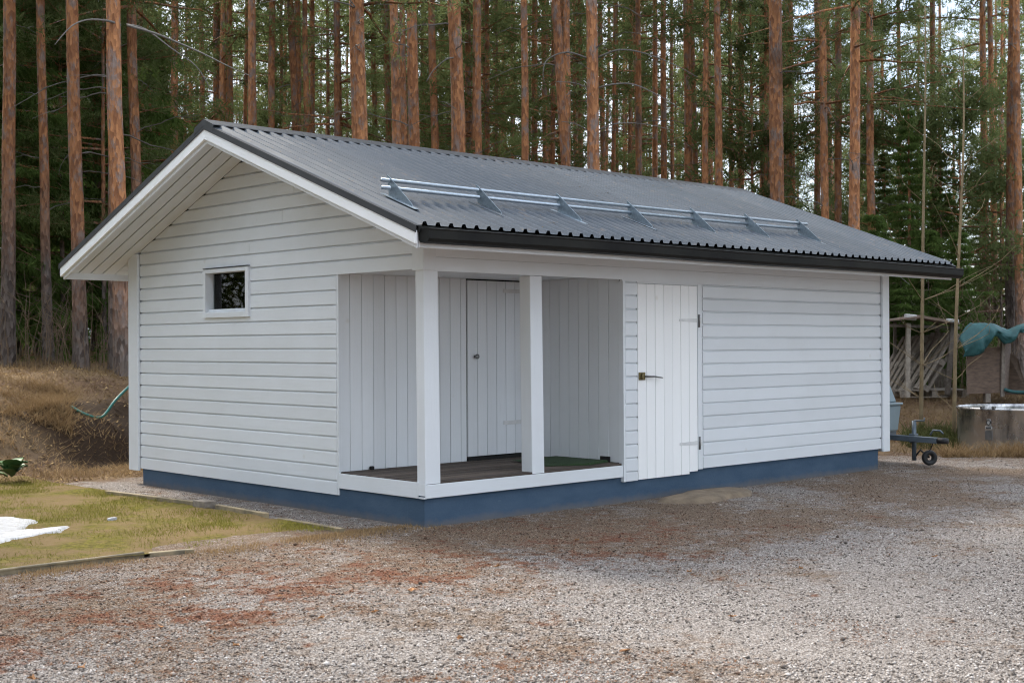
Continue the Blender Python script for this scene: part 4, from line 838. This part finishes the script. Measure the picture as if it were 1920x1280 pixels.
def pine(u, D, dia, crown, label, group, seed, lean=0., nbr=0, cs=1., bz=(2.5, 8.5), H=1., z=None):
    r = random.Random(seed); x, y = pix(u, D); zz = float(height(x, y)) if z is None else z
    e = empty('pine_tree', (x, y, zz)); e.rotation_euler = (lean*SY, lean*CYW, 0) if False else (0, 0, 0)
    e.rotation_euler = Euler(Vector((lean*SY, lean*CYW, 0))); e.rotation_euler.z = 0
    tag(e, label, 'pine tree', group)
    t = link('trunk', TR[seed % len(TR)], M['bark'], e); t.scale = (dia, dia, H); t.rotation_euler = (0, 0, r.random()*6.28)
    if crown is not None:
        c = link('crown', crown, None, e); c.rotation_euler = (0, 0, r.random()*6.28); c.scale = (cs, cs, H)
    for k in range(nbr):
        b = link('dead_branch', DBR[r.randrange(9)], M['deadw'], e); b.location = (0, 0, r.uniform(*bz)); b.rotation_euler = (0, r.uniform(-.3, .2), r.random()*6.28); q = r.uniform(.45, 1.0); b.scale = (q, q, q)
    return e
FRONT = [  # image bearing, width in photo pixels, lean
 (15, 21, .0), (90, 15, -.01), (152, 21, -.02), (232, 25, -.03), (211, 12, 0), (265, 17, -.02), (329, 14, 0), (410, 11, 0), (436, 11, 0), (471, 15, 0), (511, 12, 0), (568, 14, -.03), (586, 10, 0), (636, 12, 0),
 (686, 27, -.01), (733, 5, 0), (752, 16, -.01), (784, 20, -.02), (822, 14, -.01), (873, 24, -.02), (893, 14, 0), (913, 9, 0), (948, 5, 0), (988, 13, -.01), (1024, 10, 0), (1068, 13, 0), (1085, 17, -.055), (1114, 21, 0), (1136, 10, -.01), (1161, 7, 0), (1172, 6, 0),
 (1197, 11, 0), (1230, 10, 0), (1250, 11, 0), (1263, 7, 0), (1290, 14, 0), (1333, 6, 0), (1353, 13, 0), (1374, 8, 0), (1389, 11, 0), (1427, 6, 0), (1437, 12, 0), (1457, 24, 0), (1473, 8, 0), (1485, 11, 0), (1531, 11, 0), (1549, 13, 0), (1571, 12, 0),
 (1601, 18, 0), (1637, 13, 0), (1659, 6, 0), (1687, 7, 0), (1754, 11, 0), (1851, 12, 0), (1894, 15, .01), (1913, 13, 0)]
ORD = ['first', 'second', 'third', 'fourth', 'fifth', 'sixth', 'seventh', 'eighth', 'ninth', 'tenth', 'eleventh', 'twelfth', 'thirteenth', 'fourteenth', 'fifteenth', 'sixteenth']
ZONES = [(0, 280, 'left of the gable'), (280, 480, 'around the gable peak'), (480, 730, 'above the ridge left of the snow guard'), (730, 960, 'above the left half of the snow guard'), (960, 1180, 'above the middle of the snow guard'), (1180, 1400, 'above the right end of the ridge'), (1400, 1620, 'above the falling right roof edge'), (1620, 2000, 'at the right photo edge')]
cnt = {}
for i, (u, w, lean) in enumerate(sorted(FRONT)):
    dia = .30 if w >= 24 else .27 if w >= 20 else .235 if w >= 14 else .20 if w >= 10 else .16
    D = FPX*dia*.80/w
    if u < 300: D = {15: 20.5, 90: 22.5, 152: 20.2, 232: 19.6, 211: 20.6, 265: 23.5}[u]; dia = w*D/FPX/.80
    zn = [z for z in ZONES if z[0] <= u < z[1]][0][2]; cnt[zn] = cnt.get(zn, -1)+1
    kind = 'stout' if w >= 20 else 'medium' if w >= 13 else 'slim' if w >= 9 else 'thread thin'
    pine(u, D, dia, CRM[i % 2] if (1500 < u < 1670 or 620 < u < 700 or u < 30 or 255 < u < 300) else CRH[i % 3], f'{kind} red pine trunk, {ORD[cnt[zn]]} from left {zn}', 'nearer pine trunks at the forest edge', i+11, lean, 9 if w >= 20 else 6 if w >= 10 else 3, 1., (2.5, 9.5))
# big arching dead branches
def arch(u, D, pts, e_name):
    P = [V2(a, b, d) for a, b, d in pts]; return P
big = [o for o in COL.objects if o.name.startswith('pine_tree') and 'label' in o]
def add_arch(u, D, pts, r0=.022):
    tgt = min(big, key=lambda o: (DS(o.location.x, o.location.y)[1]/DS(o.location.x, o.location.y)[0]*FPX+960-u)**2); d = DS(tgt.location.x, tgt.location.y)[0]
    bpy.context.view_layer.update(); P = smooth([tgt.matrix_world.inverted() @ V2(a, b, d+o) for a, b, o in pts], 4); tubeobj('dead_branch', P, np.linspace(r0, .006, len(P)).tolist(), M['deadw'], tgt, 5)
add_arch(232, 19, [(228, 38, 0), (205, 29, -.2), (165, 27, -.4), (135, 40, -.6), (105, 73, -.8)]); add_arch(232, 19, [(242, 38, 0), (290, 52, -.2), (330, 68, -.3), (380, 90, -.5), (430, 115, -.6), (475, 135, -.7)]); add_arch(232, 19, [(240, 36, 0), (275, 45, .2), (325, 82, .3), (370, 115, .3), (398, 160, .3)], .016)
add_arch(1114, 25, [(1108, 105, 0), (1066, 92, -.2), (1030, 105, -.3), (1021, 128, -.4), (1023, 150, -.4)], .02); add_arch(1114, 25, [(1122, 103, 0), (1165, 88, -.2), (1215, 96, -.4), (1270, 118, -.5), (1310, 140, -.6)], .02); add_arch(1114, 25, [(1122, 160, 0), (1150, 153, -.2), (1190, 153, -.3), (1235, 173, -.4), (1280, 200, -.5)], .02)
add_arch(1114, 25, [(1122, 180, 0), (1140, 186, -.1), (1148, 212, -.2), (1150, 240, -.2)], .014); add_arch(1114, 25, [(1106, 160, 0), (1080, 150, -.2), (1045, 147, -.3)], .014); add_arch(1114, 25, [(1106, 240, 0), (1080, 226, -.2), (1055, 222, -.3)], .014)
add_arch(873, 24, [(868, 103, 0), (842, 103, -.2), (815, 125, -.3), (802, 146, -.4)], .018); add_arch(1114, 25, [(1124, 238, 0), (1160, 226, -.2), (1215, 228, -.3), (1265, 240, -.4)], .014)
# trunks deeper in the wood
r = random.Random(5); k = 0; spots = []
def zone_of(u): return [z for z in ZONES if u < z[1]][0][2]
def far_ok(u): return 1.0 if u < 1200 else .62 if u < 1450 else .15 if 1650 < u < 1850 else .36
tries = 0
while k < 240 and tries < 4000:
    tries += 1; D = 31+52*r.random()**.9; u = -60+2040*r.random()
    if r.random() > far_ok(u): continue
    x, y = pix(u, D)
    if any((x-a)**2+(y-b)**2 < 2.6 for a, b in spots): continue
    spots.append((x, y)); k += 1
    pine(u, D, .14+.09*r.random(), (CRL[k % 4] if k % 2 else CRH[k % 3]), 'distant slender pine deep in the wood '+zone_of(u), 'distant pines in the wood '+zone_of(u), k+400, r.gauss(0, .012), 3, 1.0+.25*r.random(), (1.5, 7), .82+.3*r.random())
# young pines and spruces in the understorey
k = 0
for u, D, sc in [(35, 24.5, 1.45), (118, 25.2, 1.6), (196, 24.4, 1.5), (1410, 33, 1.5), (1905, 44, .8)]+[(30+q*54+r.uniform(-20, 20), r.uniform(30, 55), r.uniform(.8, 1.5)) for q in range(36) if not 8 <= q <= 22 or q % 3 == 0]:
    k += 1; x, y = pix(u, D); e = empty('young_pine', (x, y, float(height(x, y)))); tag(e, 'young bushy green pine among the trunks '+zone_of(u), 'pine tree', 'young pines in the understorey '+zone_of(u)); near = D < 28; c = link('crown', CRN[k % 2] if near else CRY[k % 3], None, e); c.scale = ((sc/1.5,)*3 if near else (sc, sc, sc)); c.rotation_euler = (0, 0, r.random()*6)
    t = link('trunk', TR[k % 8], M['bark'], e); t.scale = (.06*sc, .06*sc, .33*sc)
SPR = [(75, 25.5, 1.15, 'dark drooping spruce behind the second pine from the left photo edge'), (182, 26.5, 1.2, 'dark drooping spruce between the pines left of the gable'), (300, 34, .8, 'dark spruce peeping over the left roof slope'), (-10, 23.5, .9, 'dark spruce cut by the left photo edge'), (130, 33, 1.05, 'tall spruce deep behind the left eave'), (240, 36, 1.0, 'tall spruce deep behind the big pine at the left eave'),
       (1705, 28.5, .56, 'dark green spruce behind the pallet shelter'), (1765, 31, .50, 'dark green spruce right of the pallet shelter'), (1660, 33, .52, 'spruce half hidden by the falling right roof edge'), (1840, 36, .48, 'spruce standing behind the teal tarpaulin'), (1900, 33, .36, 'spruce at the right photo edge behind the tub')]
for i, (u, D, sc, lab) in enumerate(SPR):
    x, y = pix(u, D); e = empty('spruce_tree', (x, y, float(height(x, y)))); tag(e, lab, 'spruce tree', 'spruces among the pines'); c = link('crown', SPC[i % 3], None, e); c.scale = (sc, sc, sc); c.rotation_euler = (0, 0, i*1.7)
    t = link('trunk', TR[i % 8], M['bark'], e); t.scale = (.17*sc, .17*sc, .56*sc)
for i, (u, D, sc, lab) in enumerate([(1640, 26.5, .55, 'small spruce just behind the shed end'), (1742, 26.3, .5, 'small spruce close behind the pallet shelter'), (1690, 25.8, .45, 'smallest spruce at the left back of the shelter'), (1800, 27, .5, 'small spruce between shelter and tarpaulin'), (190, 22.4, .10, 'tiny spruce seedling on top of the bank')]):
    x, y = pix(u, D); e = empty('young_spruce', (x, y, float(height(x, y)))); tag(e, lab, 'spruce tree', 'small spruces'); c = link('crown', SPY[i % 2], None, e); c.scale = (sc*1.4, sc*1.4, sc*1.2); t = link('trunk', TR[i % 8], M['bark'], e); t.scale = (.08*sc, .08*sc, .30*sc)
# bare shrubs on the bank
def shrub(u, D, n, h, lab, seed):
    r = random.Random(seed); x, y = pix(u, D); e = empty('bare_shrub', (x, y, float(height(x, y)))); tag(e, lab, 'shrub', 'bare shrubs on the bank'); V = []; F = []
    for k in range(n):
        a = r.random()*6.28; l = h*r.uniform(.5, 1.1); sp = r.uniform(.05, .4); b = Vector((r.gauss(0, .18), r.gauss(0, .18), -.05)); P = [b+Vector((math.cos(a)*sp*l*t*t+.02*math.sin(8*t+k), math.sin(a)*sp*l*t*t, l*t)) for t in (0, .25, .5, .75, 1)]
        v, f = thin(P, .009, .003); F += [tuple(q+len(V) for q in g) for g in f]; V += v
        for j in range(3):
            p = P[r.randint(2, 4)]; d = Vector((r.uniform(-.4, .4), r.uniform(-.4, .4), r.uniform(.1, .4)))*l*.5; v, f = thin([p, p+d*.5, p+d], .005, .002); F += [tuple(q+len(V) for q in g) for g in f]; V += v
    link('stems', mesh('stems', V, F, True), M['twig'], e)
for i, (u, D, n, h, lab) in enumerate([(85, 20.6, 16, 1.5, 'bare red brown shrub at the foot of the second pine'), (40, 20.2, 12, 1.0, 'sparse bare shrub left of the second pine'), (180, 20.4, 14, 1.3, 'bare shrub under the left eave'), (125, 21.3, 12, 1.1, 'bare shrub between the second and third pine'), (225, 21.5, 10, 1.0, 'bare shrub beside the thick grey pine butt'), (1870, 24.5, 18, 1.9, 'bare twiggy shrub behind the tarpaulin'), (1825, 25, 14, 1.6, 'bare twiggy shrub right of the forked sapling'), (1760, 25.5, 12, 1.7, 'bare twiggy shrub behind the right shelter post')]): shrub(u, D, n, h, lab, i)

# unseen wood added behind and beside the camera to block low sky light
r = np.random.default_rng(99); T = []
for k in range(150):
    a = r.random()*6.28; rad = 18+12*r.random(); x, y = CX+3+rad*math.cos(a), CY+2+rad*math.sin(a); D, S = DS(x, y)
    if D > 0 and abs(S)/D < .62: continue
    if y < -15 and abs(x-CX-4) < 15 and r.random() < .8: continue  # added wood thinned here so more sky light reaches the front wall
    h = 13+7*r.random(); m = 200; t = r.random(m); rr = (1.0+1.6*(1-t))*np.sqrt(r.random(m)); th = r.random(m)*6.28
    c = np.stack([x+rr*np.cos(th), y+rr*np.sin(th), .3+float(height(x, y))+h*t], 1); T.append(needles(c, 14, .22, .32, .10, r, .2))
T = np.concatenate(T); tag(link('added_shade_wood', fastmesh('added_shade_wood', T, np.arange(len(T)).reshape(-1, 3)), M['pineN']), 'unseen wood added behind the camera to shade the yard', 'wood', kind='stuff')
